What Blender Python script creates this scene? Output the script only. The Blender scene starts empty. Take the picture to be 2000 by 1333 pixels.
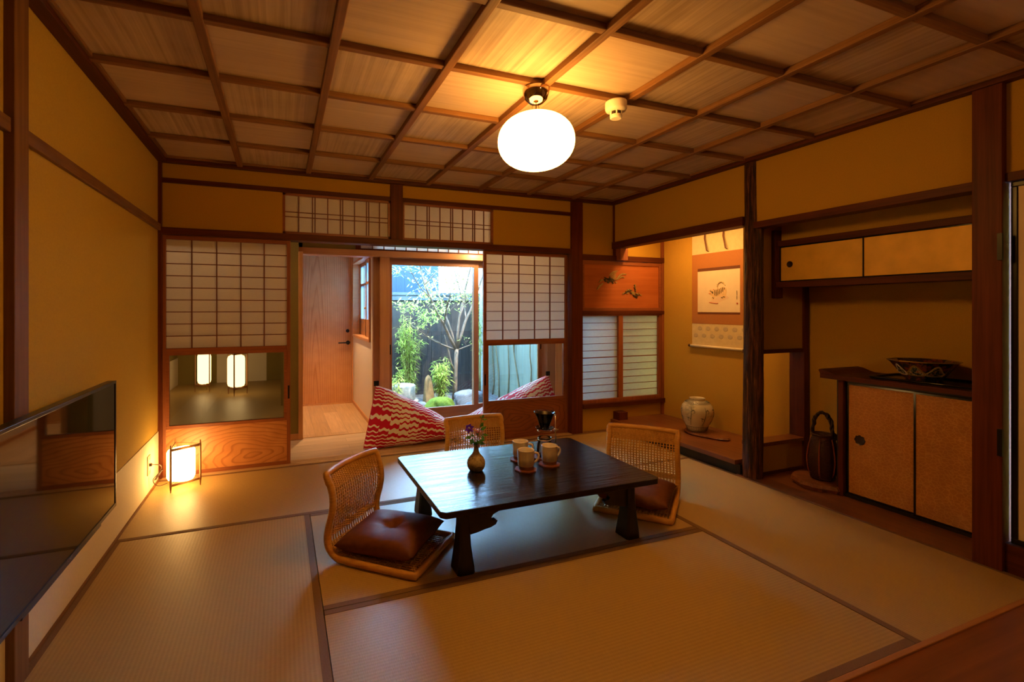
import bpy, bmesh, math, random
from mathutils import Vector, Matrix
R = math.radians
PI = math.pi
sc = bpy.context.scene
COL = sc.collection

# ------------------------------------------------------------------ helpers
class B:
    """collects geometry and links it as one mesh object"""
    def __init__(s):
        s.bm = bmesh.new()
        s.uv = None
    def box(s, x0, x1, y0, y1, z0, z1, bev=0.0):
        vs = [s.bm.verts.new(p) for p in ((x0,y0,z0),(x1,y0,z0),(x1,y1,z0),(x0,y1,z0),(x0,y0,z1),(x1,y0,z1),(x1,y1,z1),(x0,y1,z1))]
        fs = [s.bm.faces.new([vs[i] for i in q]) for q in ((3,2,1,0),(4,5,6,7),(0,1,5,4),(1,2,6,5),(2,3,7,6),(3,0,4,7))]
        if bev > 0:
            es = list({e for f in fs for e in f.edges})
            bmesh.ops.bevel(s.bm, geom=es, offset=bev, segments=2, affect='EDGES', profile=0.6)
        return s
    def hexa(s, pts):
        """eight corners, bottom four then top four"""
        vs = [s.bm.verts.new(p) for p in pts]
        for q in ((3,2,1,0),(4,5,6,7),(0,1,5,4),(1,2,6,5),(2,3,7,6),(3,0,4,7)):
            s.bm.faces.new([vs[i] for i in q])
        return s
    def prism(s, poly, axis, a, b):
        """polygon (list of 2d points) extruded along axis from a to b"""
        def P(u, v, w):
            return {'x': (w,u,v), 'y': (u,w,v), 'z': (u,v,w)}[axis]
        lo = [s.bm.verts.new(P(u, v, a)) for u, v in poly]
        hi = [s.bm.verts.new(P(u, v, b)) for u, v in poly]
        n = len(poly)
        s.bm.faces.new(lo); s.bm.faces.new(hi[::-1])
        for i in range(n):
            s.bm.faces.new((lo[i], hi[i], hi[(i+1) % n], lo[(i+1) % n]))
        return s
    def tube(s, pts, r, n=8, closed=False, caps=True):
        pts = [Vector(p) for p in pts]
        m = len(pts)
        rr = r if isinstance(r, (list, tuple)) else [r]*m
        rings = []
        prev = None
        for i, p in enumerate(pts):
            if closed:
                d = pts[(i+1) % m] - pts[i-1]
            else:
                d = pts[min(i+1, m-1)] - pts[max(i-1, 0)]
            if d.length < 1e-9: d = Vector((0,0,1))
            d.normalize()
            if prev is None:
                a = Vector((0,0,1)) if abs(d.z) < .9 else Vector((1,0,0))
                u = d.cross(a).normalized()
            else:
                u = prev - d*prev.dot(d)
                if u.length < 1e-6:
                    u = d.orthogonal()
                u.normalize()
            prev = u
            v = d.cross(u)
            rings.append([s.bm.verts.new(p + (u*math.cos(2*PI*k/n) + v*math.sin(2*PI*k/n))*rr[i]) for k in range(n)])
        for i in range(m if closed else m-1):
            A, C = rings[i], rings[(i+1) % m]
            for k in range(n):
                s.bm.faces.new((A[k], A[(k+1) % n], C[(k+1) % n], C[k]))
        if caps and not closed:
            s.bm.faces.new(rings[0][::-1]); s.bm.faces.new(rings[-1])
        return s
    def lathe(s, prof, c=(0,0,0), n=32, cap0=True, cap1=False):
        rings = []
        for r, z in prof:
            rings.append([s.bm.verts.new((c[0]+r*math.cos(2*PI*k/n), c[1]+r*math.sin(2*PI*k/n), c[2]+z)) for k in range(n)])
        for A, C in zip(rings, rings[1:]):
            for k in range(n):
                s.bm.faces.new((A[k], A[(k+1) % n], C[(k+1) % n], C[k]))
        if cap0: s.bm.faces.new(rings[0][::-1])
        if cap1: s.bm.faces.new(rings[-1])
        return s
    def grid(s, f, nu, nv, closeu=False):
        V = [[s.bm.verts.new(f(i/nu, j/nv)) for j in range(nv+1)] for i in range(nu+(0 if closeu else 1))]
        for i in range(nu):
            for j in range(nv):
                a, b = V[i], V[(i+1) % len(V)]
                s.bm.faces.new((a[j], b[j], b[j+1], a[j+1]))
        return s
    def leaf(s, p, d, up, L, W, droop=.2):
        d = d.normalized(); side = d.cross(up)
        if side.length < 1e-4: side = d.orthogonal()
        side.normalize(); nrm = side.cross(d)
        a = s.bm.verts.new(p)
        m1 = p + d*L*.45; t = p + d*L + Vector((0,0,-droop*L))
        l = s.bm.verts.new(m1 + side*W*.5 - nrm*W*.12 + Vector((0,0,-droop*L*.3)))
        r = s.bm.verts.new(m1 - side*W*.5 - nrm*W*.12 + Vector((0,0,-droop*L*.3)))
        c = s.bm.verts.new(m1 + Vector((0,0,-droop*L*.3)))
        t = s.bm.verts.new(t)
        for q in ((a,r,c),(a,c,l),(c,r,t),(c,t,l)): s.bm.faces.new(q)
        return s
    def build(s, name, mat, parent=None, smooth=False, loc=None, bevel=0, subsurf=0, recalc=True):
        if recalc: bmesh.ops.recalc_face_normals(s.bm, faces=s.bm.faces[:])
        me = bpy.data.meshes.new(name)
        s.bm.to_mesh(me); s.bm.free()
        for m in (mat if isinstance(mat, (list, tuple)) else [mat]): me.materials.append(m)
        if smooth:
            for p in me.polygons: p.use_smooth = True
        o = bpy.data.objects.new(name, me); COL.objects.link(o)
        if parent is not None: o.parent = parent
        if loc is not None: o.location = loc
        if subsurf:
            md = o.modifiers.new('Sub', 'SUBSURF'); md.levels = subsurf; md.render_levels = subsurf
        if bevel:
            md = o.modifiers.new('Bev', 'BEVEL'); md.width = bevel; md.segments = 2; md.limit_method = 'ANGLE'
        return o

def thing(name, label, cat, loc=(0,0,0), rz=0, group=None):
    o = bpy.data.objects.new(name, None); COL.objects.link(o)
    o.empty_display_size = .05
    o.location = loc; o.rotation_euler = (0,0,rz)
    o['label'] = label; o['category'] = cat
    if group: o['group'] = group
    return o
def tag(o, label, cat, group=None, kind=None):
    o['label'] = label; o['category'] = cat
    if group: o['group'] = group
    if kind: o['kind'] = kind
    return o
def struct(o):
    o['kind'] = 'structure'
    return o
def sroot(name, loc=(0,0,0)):
    o = bpy.data.objects.new(name, None); COL.objects.link(o); o.location = loc
    o['kind'] = 'structure'
    return o
def dup(root, loc, rz, label, group=None):
    r = root.copy(); COL.objects.link(r); r.location = loc; r.rotation_euler = (0,0,rz); r['label'] = label
    if group: r['group'] = group
    for ch in list(root.children):
        c = ch.copy(); COL.objects.link(c); c.parent = r
        for g in ch.children:
            d = g.copy(); COL.objects.link(d); d.parent = c
    return r
TRIM = [0]
def trim(mat, *boxes, bev=.003):
    TRIM[0] += 1
    b = B()
    for x in boxes: b.box(*x, bev=bev)
    return struct(b.build('trim_%d' % TRIM[0], mat))

# ------------------------------------------------------------------ materials
def newmat(name):
    m = bpy.data.materials.new(name); m.use_nodes = True
    nt = m.node_tree; nt.nodes.clear()
    out = nt.nodes.new('ShaderNodeOutputMaterial')
    return m, nt, out
def inp(n, **k):
    for a, v in k.items(): n.inputs[a.replace('_', ' ')].default_value = v
    return n
def c4(c): return (c[0], c[1], c[2], 1)
def bsdf(nt, out, rough=.6, spec=.4, metal=0, coat=0):
    p = nt.nodes.new('ShaderNodeBsdfPrincipled')
    p.inputs['Roughness'].default_value = rough
    p.inputs['Specular IOR Level'].default_value = spec
    p.inputs['Metallic'].default_value = metal
    p.inputs['Coat Weight'].default_value = coat
    p.inputs['Coat Roughness'].default_value = .08
    nt.links.new(p.outputs[0], out.inputs[0])
    return p
def coords(nt, scale, kind='Object', rot=(0,0,0), loc=(0,0,0)):
    t = nt.nodes.new('ShaderNodeTexCoord'); m = nt.nodes.new('ShaderNodeMapping')
    m.inputs['Scale'].default_value = scale; m.inputs['Rotation'].default_value = rot; m.inputs['Location'].default_value = loc
    nt.links.new(t.outputs[kind], m.inputs['Vector'])
    return m
def noise(nt, vec, scale=5, detail=4, rough=.55, dist=0):
    n = nt.nodes.new('ShaderNodeTexNoise')
    n.inputs['Scale'].default_value = scale; n.inputs['Detail'].default_value = detail
    n.inputs['Roughness'].default_value = rough; n.inputs['Distortion'].default_value = dist
    nt.links.new(vec.outputs[0], n.inputs['Vector'])
    return n
def ramp(nt, src, stops):
    r = nt.nodes.new('ShaderNodeValToRGB')
    e = r.color_ramp.elements
    while len(e) < len(stops): e.new(.5)
    for i, (p, c) in enumerate(stops): e[i].position = p; e[i].color = c4(c)
    nt.links.new(src, r.inputs[0])
    return r
def bump(nt, src, p, strength=.2, dist=.01):
    b = nt.nodes.new('ShaderNodeBump'); b.inputs['Strength'].default_value = strength; b.inputs['Distance'].default_value = dist
    nt.links.new(src, b.inputs['Height']); nt.links.new(b.outputs[0], p.inputs['Normal'])
def plain(name, c, rough=.6, spec=.4, metal=0, coat=0, var=0.0, vs=20):
    m, nt, out = newmat(name); p = bsdf(nt, out, rough, spec, metal, coat)
    if var:
        n = noise(nt, coords(nt, (1,1,1)), vs, 5)
        r = ramp(nt, n.outputs[0], [(.3, [x*(1-var) for x in c]), (.7, [min(1, x*(1+var)) for x in c])])
        nt.links.new(r.outputs[0], p.inputs['Base Color'])
        bump(nt, n.outputs[0], p, .15, .004)
    else:
        p.inputs['Base Color'].default_value = c4(c)
    return m
def wood(name, c1, c2, axis='x', fine=40, rough=.5, spec=.4, coat=0, b=.12, long=1.6):
    m, nt, out = newmat(name); p = bsdf(nt, out, rough, spec, 0, coat)
    s = [fine]*3; s['xyz'.index(axis)] = long
    mp = coords(nt, s)
    n = noise(nt, mp, 1, 5, .6, .6)
    n2 = noise(nt, coords(nt, (1.3, 1.7, 1.1)), 2.2, 3)
    mx = nt.nodes.new('ShaderNodeMath'); mx.operation = 'MULTIPLY_ADD'; mx.inputs[1].default_value = .35
    nt.links.new(n2.outputs[0], mx.inputs[0])
    mx2 = nt.nodes.new('ShaderNodeMath'); mx2.operation = 'MULTIPLY'; mx2.inputs[1].default_value = .65
    nt.links.new(n.outputs[0], mx2.inputs[0]); nt.links.new(mx2.outputs[0], mx.inputs[2])
    r = ramp(nt, mx.outputs[0], [(.36, c1), (.64, c2)])
    nt.links.new(r.outputs[0], p.inputs['Base Color'])
    if b: bump(nt, n.outputs[0], p, b, .004)
    return m
def cathedral(name, c1, c2, dark, plane='xz', centre=(0,0), stretch=(1,4), freq=9, rough=.4, spec=.4, coat=0.1, dist=3.0):
    """flat sawn board: nested growth ring figure"""
    m, nt, out = newmat(name); p = bsdf(nt, out, rough, spec, 0, coat)
    s = [0,0,0]; l = [0,0,0]
    for k, ax in enumerate(plane):
        i = 'xyz'.index(ax); s[i] = stretch[k]; l[i] = -centre[k]*stretch[k]
    mp = coords(nt, s, loc=l)
    nd = noise(nt, mp, 1.4, 3, .5)
    sub = nt.nodes.new('ShaderNodeVectorMath'); sub.operation = 'SUBTRACT'; sub.inputs[1].default_value = (.5,.5,.5)
    nt.links.new(nd.outputs['Color'], sub.inputs[0])
    ma = nt.nodes.new('ShaderNodeVectorMath'); ma.operation = 'MULTIPLY_ADD'; ma.inputs[1].default_value = (.28*dist, .28*dist, .28*dist)
    nt.links.new(sub.outputs[0], ma.inputs[0]); nt.links.new(mp.outputs[0], ma.inputs[2])
    ln = nt.nodes.new('ShaderNodeVectorMath'); ln.operation = 'LENGTH'
    nt.links.new(ma.outputs[0], ln.inputs[0])
    fr = nt.nodes.new('ShaderNodeMath'); fr.operation = 'MULTIPLY'; fr.inputs[1].default_value = freq
    nt.links.new(ln.outputs['Value'], fr.inputs[0])
    f2 = nt.nodes.new('ShaderNodeMath'); f2.operation = 'FRACT'; nt.links.new(fr.outputs[0], f2.inputs[0])
    n2 = noise(nt, coords(nt, (3,3,3)), 3, 3)
    base = ramp(nt, n2.outputs[0], [(.3, c1), (.7, c2)])
    line = ramp(nt, f2.outputs[0], [(0, (0,0,0)), (.62, (.12,.12,.12)), (.88, (1,1,1)), (1, (.1,.1,.1))])
    mix = nt.nodes.new('ShaderNodeMix'); mix.data_type = 'RGBA'
    nt.links.new(line.outputs[0], mix.inputs['Factor']); nt.links.new(base.outputs[0], mix.inputs[6]); mix.inputs[7].default_value = c4(dark)
    nt.links.new(mix.outputs[2], p.inputs['Base Color'])
    return m
def paper(name, c, trans=.5, var=.05):
    m, nt, out = newmat(name)
    d = nt.nodes.new('ShaderNodeBsdfDiffuse'); t = nt.nodes.new('ShaderNodeBsdfTranslucent'); mx = nt.nodes.new('ShaderNodeMixShader')
    n = noise(nt, coords(nt, (12,12,60)), 3, 4)
    r = ramp(nt, n.outputs[0], [(.3, [x*(1-var) for x in c]), (.7, c)])
    for q in (d, t): nt.links.new(r.outputs[0], q.inputs[0])
    mx.inputs[0].default_value = trans
    nt.links.new(d.outputs[0], mx.inputs[1]); nt.links.new(t.outputs[0], mx.inputs[2]); nt.links.new(mx.outputs[0], out.inputs[0])
    return m
def thinglass(name, tint=(.96,.98,.97), f0=1.45, rough=0.0, wavy=0.0):
    m, nt, out = newmat(name)
    t = nt.nodes.new('ShaderNodeBsdfTransparent'); t.inputs[0].default_value = c4(tint)
    g = nt.nodes.new('ShaderNodeBsdfGlossy'); g.inputs['Roughness'].default_value = rough
    f = nt.nodes.new('ShaderNodeFresnel'); f.inputs[0].default_value = f0
    ge = nt.nodes.new('ShaderNodeNewGeometry')
    mx = nt.nodes.new('ShaderNodeMixShader')
    if wavy:
        n = noise(nt, coords(nt, (1,1,1)), 9, 2)
        b = nt.nodes.new('ShaderNodeBump'); b.inputs['Strength'].default_value = wavy; b.inputs['Distance'].default_value = .01
        nt.links.new(n.outputs[0], b.inputs['Height']); nt.links.new(b.outputs[0], g.inputs['Normal'])
    nt.links.new(f.outputs[0], mx.inputs[0]); nt.links.new(t.outputs[0], mx.inputs[1]); nt.links.new(g.outputs[0], mx.inputs[2]); nt.links.new(mx.outputs[0], out.inputs[0])
    return m
def emit(name, c, s):
    m, nt, out = newmat(name)
    e = nt.nodes.new('ShaderNodeEmission'); e.inputs[0].default_value = c4(c); e.inputs[1].default_value = s
    nt.links.new(e.outputs[0], out.inputs[0])
    return m
def foliage(name, c1, c2, trans=.4):
    m, nt, out = newmat(name)
    d = nt.nodes.new('ShaderNodeBsdfDiffuse'); t = nt.nodes.new('ShaderNodeBsdfTranslucent'); mx = nt.nodes.new('ShaderNodeMixShader')
    n = noise(nt, coords(nt, (1,1,1)), 14, 2)
    r = ramp(nt, n.outputs[0], [(.35, c1), (.65, c2)])
    for q in (d, t): nt.links.new(r.outputs[0], q.inputs[0])
    mx.inputs[0].default_value = trans
    nt.links.new(d.outputs[0], mx.inputs[1]); nt.links.new(t.outputs[0], mx.inputs[2]); nt.links.new(mx.outputs[0], out.inputs[0])
    return m
def tatami(name, along='x'):
    m, nt, out = newmat(name); p = bsdf(nt, out, .43, .5)
    rot = (0,0,0) if along == 'x' else (0,0,PI/2)
    mp = coords(nt, (1,1,1), rot=rot)
    w = nt.nodes.new('ShaderNodeTexWave'); w.wave_type = 'BANDS'; w.bands_direction = 'Y'; w.inputs['Scale'].default_value = 21
    w.inputs['Distortion'].default_value = .25; w.inputs['Detail'].default_value = 1
    nt.links.new(mp.outputs[0], w.inputs['Vector'])
    s = [30, 420, 1] if along != 'x' else [420, 30, 1]
    n = noise(nt, coords(nt, s), 1, 2)
    n2 = noise(nt, coords(nt, (1,1,1)), 2.5, 3)
    a = nt.nodes.new('ShaderNodeMath'); a.operation = 'MULTIPLY_ADD'; a.inputs[1].default_value = .20
    nt.links.new(w.outputs[0], a.inputs[0])
    b2 = nt.nodes.new('ShaderNodeMath'); b2.operation = 'MULTIPLY'; b2.inputs[1].default_value = .55
    nt.links.new(n.outputs[0], b2.inputs[0]); nt.links.new(b2.outputs[0], a.inputs[2])
    r = ramp(nt, a.outputs[0], [(.12, (.35,.222,.072)), (.75, (.52,.345,.125))])
    nt.links.new(r.outputs[0], p.inputs['Base Color'])
    bump(nt, a.outputs[0], p, .25, .003)
    return m
def planks(name, c1, c2, along='x', width=.12, length=.9, rough=.4):
    m, nt, out = newmat(name); p = bsdf(nt, out, rough, .4)
    rot = (0,0,0) if along == 'x' else (0,0,PI/2)
    mp = coords(nt, (1,1,1), rot=rot)
    br = nt.nodes.new('ShaderNodeTexBrick'); br.inputs['Scale'].default_value = 1
    br.inputs['Mortar Size'].default_value = .0012; br.inputs['Brick Width'].default_value = length; br.inputs['Row Height'].default_value = width
    br.inputs['Color1'].default_value = c4([x*.88 for x in c1]); br.inputs['Color2'].default_value = c4(c2); br.inputs['Mortar'].default_value = c4([x*.45 for x in c1])
    nt.links.new(mp.outputs[0], br.inputs['Vector'])
    s = [2.5, 45, 45] if along == 'x' else [45, 2.5, 45]
    n = noise(nt, coords(nt, s), 1, 5, .6, .5)
    r = ramp(nt, n.outputs[0], [(.3, (.72,.7,.68)), (.7, (1,1,1))])
    mx = nt.nodes.new('ShaderNodeMix'); mx.data_type = 'RGBA'; mx.blend_type = 'MULTIPLY'; mx.inputs['Factor'].default_value = 1
    nt.links.new(br.outputs[0], mx.inputs[6]); nt.links.new(r.outputs[0], mx.inputs[7])
    nt.links.new(mx.outputs[2], p.inputs['Base Color'])
    return m

PLASTER = plain('mustard earth plaster', (.47,.265,.030), .9, .1, var=.06, vs=160)
PLASTER2 = plain('alcove sand plaster', (.50,.29,.044), .9, .1, var=.05, vs=160)
PLASTERG = plain('hall earth plaster', (.25,.185,.055), .9, .1, var=.05, vs=120)
WHITEWALL = plain('pale hall wallpaper', (.70,.60,.48), .8, .2, var=.03, vs=60)
WAINS = plain('pale wainscot paper', (.74,.64,.48), .75, .2, var=.03, vs=90)
DARKX = wood('dark stained beam wood', (.060,.013,.004), (.115,.027,.008), 'x', 50, .5, .18)
DARKY = wood('dark stained beam wood lengthways', (.060,.013,.004), (.115,.027,.008), 'y', 50, .5, .18)
DARKZ = wood('dark stained post wood', (.070,.013,.004), (.150,.032,.009), 'z', 50, .5, .18)
REDX = wood('reddish cedar rail', (.20,.055,.018), (.30,.09,.03), 'x', 60, .42, .4)
REDZ = wood('reddish cedar stile', (.20,.055,.018), (.32,.10,.034), 'z', 60, .42, .4)
LATT = wood('cedar lattice', (.15,.045,.018), (.22,.07,.028), 'z', 60, .5, .3)
MIDY = wood('brown rail wood', (.15,.066,.020), (.24,.112,.036), 'y', 55, .55, .15)
MIDZ = wood('brown post wood', (.15,.066,.020), (.24,.112,.036), 'z', 55, .55, .15)
BATX = wood('ceiling batten wood', (.15,.065,.022), (.28,.13,.045), 'x', 70, .6, .25)
BATY = wood('ceiling batten wood lengthways', (.15,.065,.022), (.28,.13,.045), 'y', 70, .6, .25)
CEILX = wood('ceiling board grain across', (.48,.345,.245), (.60,.455,.33), 'x', 34, .55, .3, long=.9)
CEILY = wood('ceiling board grain along', (.34,.24,.165), (.60,.46,.335), 'y', 42, .55, .3, long=.8)
SILLX = wood('worn light sill wood', (.42,.25,.11), (.58,.36,.17), 'x', 60, .4, .4)
LIGHTZ = wood('light orange cedar post', (.50,.22,.075), (.62,.30,.11), 'z', 45, .4, .4)
LIGHTX = wood('light orange cedar lintel', (.48,.20,.065), (.60,.28,.10), 'x', 45, .4, .4)
DOORFR = wood('orange brown sash wood', (.30,.12,.045), (.40,.17,.065), 'x', 50, .4, .4)
DOORFZ = wood('orange brown sash stile', (.30,.12,.045), (.40,.17,.065), 'z', 50, .4, .4)
NEARFLOOR = wood('polished dark board floor', (.17,.055,.016), (.27,.09,.028), 'x', 30, .3, .45, long=1.0)
NEARTRIM = wood('orange brown floor trim', (.36,.15,.045), (.46,.20,.065), 'x', 40, .4, .4)
TOKOBOARD = wood('alcove board', (.13,.042,.016), (.24,.08,.028), 'y', 22, .3, .5, long=1.0)
BLACKLAC = plain('black lacquer', (.008,.006,.006), .16, .4)
BLACKWOOD = plain('black lacquered kickboard', (.012,.010,.010), .35, .4)
TABLEW = wood('black brown table top', (.008,.005,.004), (.024,.013,.008), 'x', 30, .20, .22, coat=.0, b=.5, long=2.6)
TABLEL = wood('black brown table leg', (.006,.003,.0025), (.014,.006,.004), 'z', 40, .35, .4, b=.2)
SHOJIP = paper('shoji paper', (.80,.74,.66), .45)
SIDEP = paper('reed window paper', (.80,.80,.76), .80, .12)
GLASS = thinglass('window glass')
OLDGLASS = thinglass('old wavy glass', (.93,.95,.92), 1.5, 0, .035)
GOLDPAPER = plain('gold fusuma paper', (.80,.46,.065), .5, .4, metal=.2, var=.10, vs=9)
WHITEFUS = plain('pale sliding door paper', (.80,.66,.50), .8, .2, var=.02, vs=30)
BLACKMET = plain('blackened metal', (.010,.010,.010), .35, .5, metal=.6)
DARKMET = plain('dark bronze', (.06,.04,.025), .4, .5, metal=.8)
BRASS = plain('brass', (.60,.36,.12), .3, .5, metal=1)
CHROME = plain('warm chrome', (.55,.43,.33), .08, .5, metal=1)
WHITEPL = plain('cream plastic', (.85,.78,.66), .45, .4)
SOCKET = plain('beige socket plate', (.55,.42,.25), .5, .4)
CORD = plain('brown cord', (.09,.045,.02), .5, .4)
TVBLACK = plain('black tv bezel', (.012,.012,.013), .3, .5)
TVSCREEN = plain('glossy tv screen', (.004,.004,.004), .04, .75)
TVLOGO = plain('grey logo', (.30,.27,.24), .4, .4, metal=.5)
HERI = plain('brown tatami edging', (.20,.115,.06), .8, .2, var=.12, vs=260)
TATX = tatami('tatami weave across', 'x')
TATY = tatami('tatami weave lengthways', 'y')
CEDARP = cathedral('figured cedar panel', (.46,.17,.05), (.56,.235,.075), (.33,.11,.032), 'xz', (-.20,.10), (1.0,2.6), 15, dist=1.9)
CEDARP2 = cathedral('figured dark cedar panel', (.24,.066,.018), (.30,.088,.025), (.17,.043,.012), 'xz', (2.0,.18), (1.0,2.6), 15, dist=1.9)
CARVEB = wood('red cedar carved board', (.36,.09,.02), (.48,.14,.036), 'x', 26, .4, .35, long=1.2)
DOORPANEL = cathedral('pale cedar door', (.54,.245,.085), (.62,.30,.115), (.44,.175,.055), 'xz', (.40,-.5), (11,.50), 4, .45, .3, 0, 1.6)
HALLX = planks('hall oak planks', (.58,.40,.24), (.66,.47,.29), 'x', .11, 1.1, .35)
HALLY = planks('corridor oak planks', (.60,.36,.17), (.70,.44,.22), 'y', .15, .95, .35)
WICKER = wood('honey rattan', (.46,.225,.048), (.66,.365,.095), 'z', 90, .45, .3, long=14)
WICKERR = wood('honey rattan binding', (.50,.245,.055), (.68,.375,.10), 'z', 14, .42, .3, long=120)
CUSH = plain('russet brown cushion cloth', (.150,.044,.013), .6, .25, var=.15, vs=40)
GLOBE, nt, out = newmat('lit opal glass')
e_ = nt.nodes.new('ShaderNodeEmission'); e_.inputs[0].default_value = (1,.46,.085,1)
sp_ = nt.nodes.new('ShaderNodeSeparateXYZ'); nt.links.new(coords(nt, (1,1,1), 'Generated').outputs[0], sp_.inputs[0])
mr_ = nt.nodes.new('ShaderNodeMapRange'); mr_.inputs['From Min'].default_value = .35; mr_.inputs['From Max'].default_value = .95; mr_.inputs['To Min'].default_value = 38; mr_.inputs['To Max'].default_value = 19
nt.links.new(sp_.outputs[2], mr_.inputs['Value']); nt.links.new(mr_.outputs[0], e_.inputs[1]); nt.links.new(e_.outputs[0], out.inputs[0])
LANTERN = emit('lit lantern paper', (1,.56,.17), 22)

# ------------------------------------------------------------------ room shell
XL, XR, YB = -.79, 3.05, 3.88
CZ = 2.235
def wall(name, boxes, mat):
    b = B()
    for x in boxes: b.box(*x)
    return struct(b.build(name, mat))
# floors
b = B(); b.box(-1.0, 3.66, .985, 3.99, -.10, -.035)
struct(b.build('floor', NEARFLOOR))
b = B(); b.box(-1.0, 3.66, -1.6, .985, -.10, -.002)
struct(b.build('floor_near', NEARFLOOR))
trim(NEARTRIM, (-.79, 3.03, .982, 1.003, -.05, .003))
b = B(); b.box(-1.6, 3.14, 3.985, 4.64, -.08, -.003)
struct(b.build('floor_hall', HALLX))
b = B(); b.box(.80, 3.14, 4.655, 4.80, -.08, -.003)
struct(b.build('floor_veranda', HALLX))
b = B(); b.box(.10, .92, 4.655, 6.3, -.08, -.003)
struct(b.build('floor_corridor', HALLY))
trim(SILLX, (.10, 2.8, 4.64, 4.655, -.05, .001), bev=.001)
# shoji track
trim(SILLX, (-.79, 2.551, 3.852, 3.885, -.04, .004), (-.79, 2.551, 3.893, 3.915, -.04, .004), (-.79, 2.551, 3.923, 3.945, -.04, .004), (-.79, 2.551, 3.953, 3.985, -.04, .004), (-.79, 2.551, 3.88, 3.96, -.04, -.006), bev=.001)
trim(MIDY, (2.671, 3.03, 3.852, 3.90, -.04, .006), bev=.001)
# left wall
wall('wall_left', [(-.90, -.79, -1.6, 3.98, -.05, 2.3)], plain('mustard plaster in neutral light', (.52,.345,.070), .9, .1, var=.06, vs=160))  # room plaster tinted olive to carry the more neutral light on this wall
b = B(); b.box(-.792, -.786, 1.977, 3.86, 0, .335); b.box(-.792, -.786, -1.5, 1.885, 0, .335)
struct(b.build('baseboard_left', WAINS))
trim(MIDZ, (-.80, -.763, 1.885, 1.976, 0, 2.2))
trim(MIDY, (-.80, -.772, -1.5, 3.87, 1.722, 1.768))
trim(DARKZ, (-.80, -.768, 3.862, 3.98, 0, 2.2))
trim(MIDY, (-.79, -.776, -1.0, 3.86, -.03, .010), bev=.001)
# back wall plaster
wall('wall_back', [(-.79, 2.60, 3.888, 3.98, 2.078, 2.3), (-.79, .02, 3.888, 3.98, 1.73, 2.078), (1.745, 2.60, 3.888, 3.98, 1.73, 2.078),
                   (2.60, 3.66, 3.888, 3.98, 1.69, 2.3), (2.60, 3.66, 3.888, 3.98, -.05, .235)], PLASTER)
trim(DARKX, (-.77, .833, 3.868, 3.97, 2.060, 2.093))
trim(DARKX, (.931, 2.552, 3.868, 3.97, 2.060, 2.093))
trim(DARKX, (-.79, 2.552, 3.858, 3.985, 1.700, 1.748))
trim(DARKZ, (.833, .931, 3.862, 3.98, 1.745, 2.21))
trim(DARKZ, (2.551, 2.671, 3.858, 3.985, -.01, 2.21))
trim(DARKZ, (3.040, 3.062, 3.868, 3.90, 1.69, 2.21))
trim(REDZ, (3.062, 3.152, 3.80, 3.888, 1.655, 1.80))
trim(DARKZ, (3.045, 3.150, 3.80, 3.888, -.01, .175))
trim(DARKX, (2.671, 3.66, 3.858, 3.98, 1.650, 1.702))
trim(DARKX, (2.671, 3.66, 3.858, 3.98, 1.125, 1.160))
trim(DARKX, (2.671, 3.66, 3.845, 3.98, .228, .270))
trim(REDZ, (3.636, 3.662, 3.862, 3.98, .08, 2.0))
# ceiling boards, one panel per coffer
NX = [-.276 + .4703*k for k in range(7)]
NY = [3.365, 2.893, 2.42, 1.95, 1.48, 1.01, .54, .07, -.40, -.87, -1.34]
b = B()
xs = [-.80] + NX + [3.07]; ys = [3.89] + NY + [-1.62]
for i in range(len(xs)-1):
    for j in range(len(ys)-1):
        n0 = len(b.bm.faces)
        b.box(xs[i], xs[i+1], ys[j+1], ys[j], CZ, CZ+.02)
        b.bm.faces.ensure_lookup_table()
        for f in b.bm.faces[n0:]: f.material_index = (i + j) % 2
struct(b.build('ceiling', [CEILX, CEILY]))
for x in NX: trim(BATY, (x-.0185, x+.0185, -1.6, 3.85, 2.205, CZ), bev=.004)
for y in NY:
    for k in range(1): trim(BATX, (-.77, 3.03, y-.0165, y+.0165, 2.209, CZ), bev=.004)
trim(DARKX, (-.79, 3.05, 3.83, 3.885, 2.196, 2.218))
trim(BATX, (-.79, 3.05, 3.815, 3.885, 2.2185, CZ))
trim(DARKY, (-.79, -.735, -1.6, 3.83, 2.196, 2.218))
trim(BATY, (-.79, -.722, -1.6, 3.83, 2.2185, CZ))
trim(DARKY, (2.995, 3.05, -1.6, 3.83, 2.196, 2.218))
trim(BATY, (2.982, 3.05, -1.6, 3.83, 2.2185, CZ))
# near wall and roof: close the room behind the camera
wall('wall_near', [(-.9, 3.8, -1.7, -1.6, -.1, 2.3)], PLASTER)
b = B(); b.box(-1.9, 4.1, -1.9, 5.05, 2.36, 2.46)
b.box(-1.9, 1.0, 5.05, 6.5, 2.36, 2.46); b.box(-1.9, .15, 6.5, 8.9, 2.36, 2.46)
struct(b.build('roof', DARKX))

# right wall
wall('wall_right', [(XR, 3.12, 2.415, 3.887, 1.815, 2.3), (XR, 3.12, 1.20, 2.405, 1.760, 2.3), (XR, 3.12, -1.7, 1.16, 1.775, 2.3)], PLASTER)
trim(DARKY, (3.022, 3.13, 2.45, 3.88, 1.768, 1.832))
trim(DARKY, (3.028, 3.13, 1.22, 2.37, 1.735, 1.778))
wall('wall_alcove', [(3.66, 3.78, 1.10, 4.0, -.1, 2.3)], PLASTER2)
wall('wall_niche_end', [(3.12, 3.70, 1.10, 1.19, -.1, 2.3)], PLASTER2)
b = B(); b.box(3.11, 3.66, 2.50, 3.887, 2.02, 2.06); b.box(3.11, 3.66, 1.19, 2.50, 2.02, 2.06)
struct(b.build('ceiling_alcove', BATY))
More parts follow.
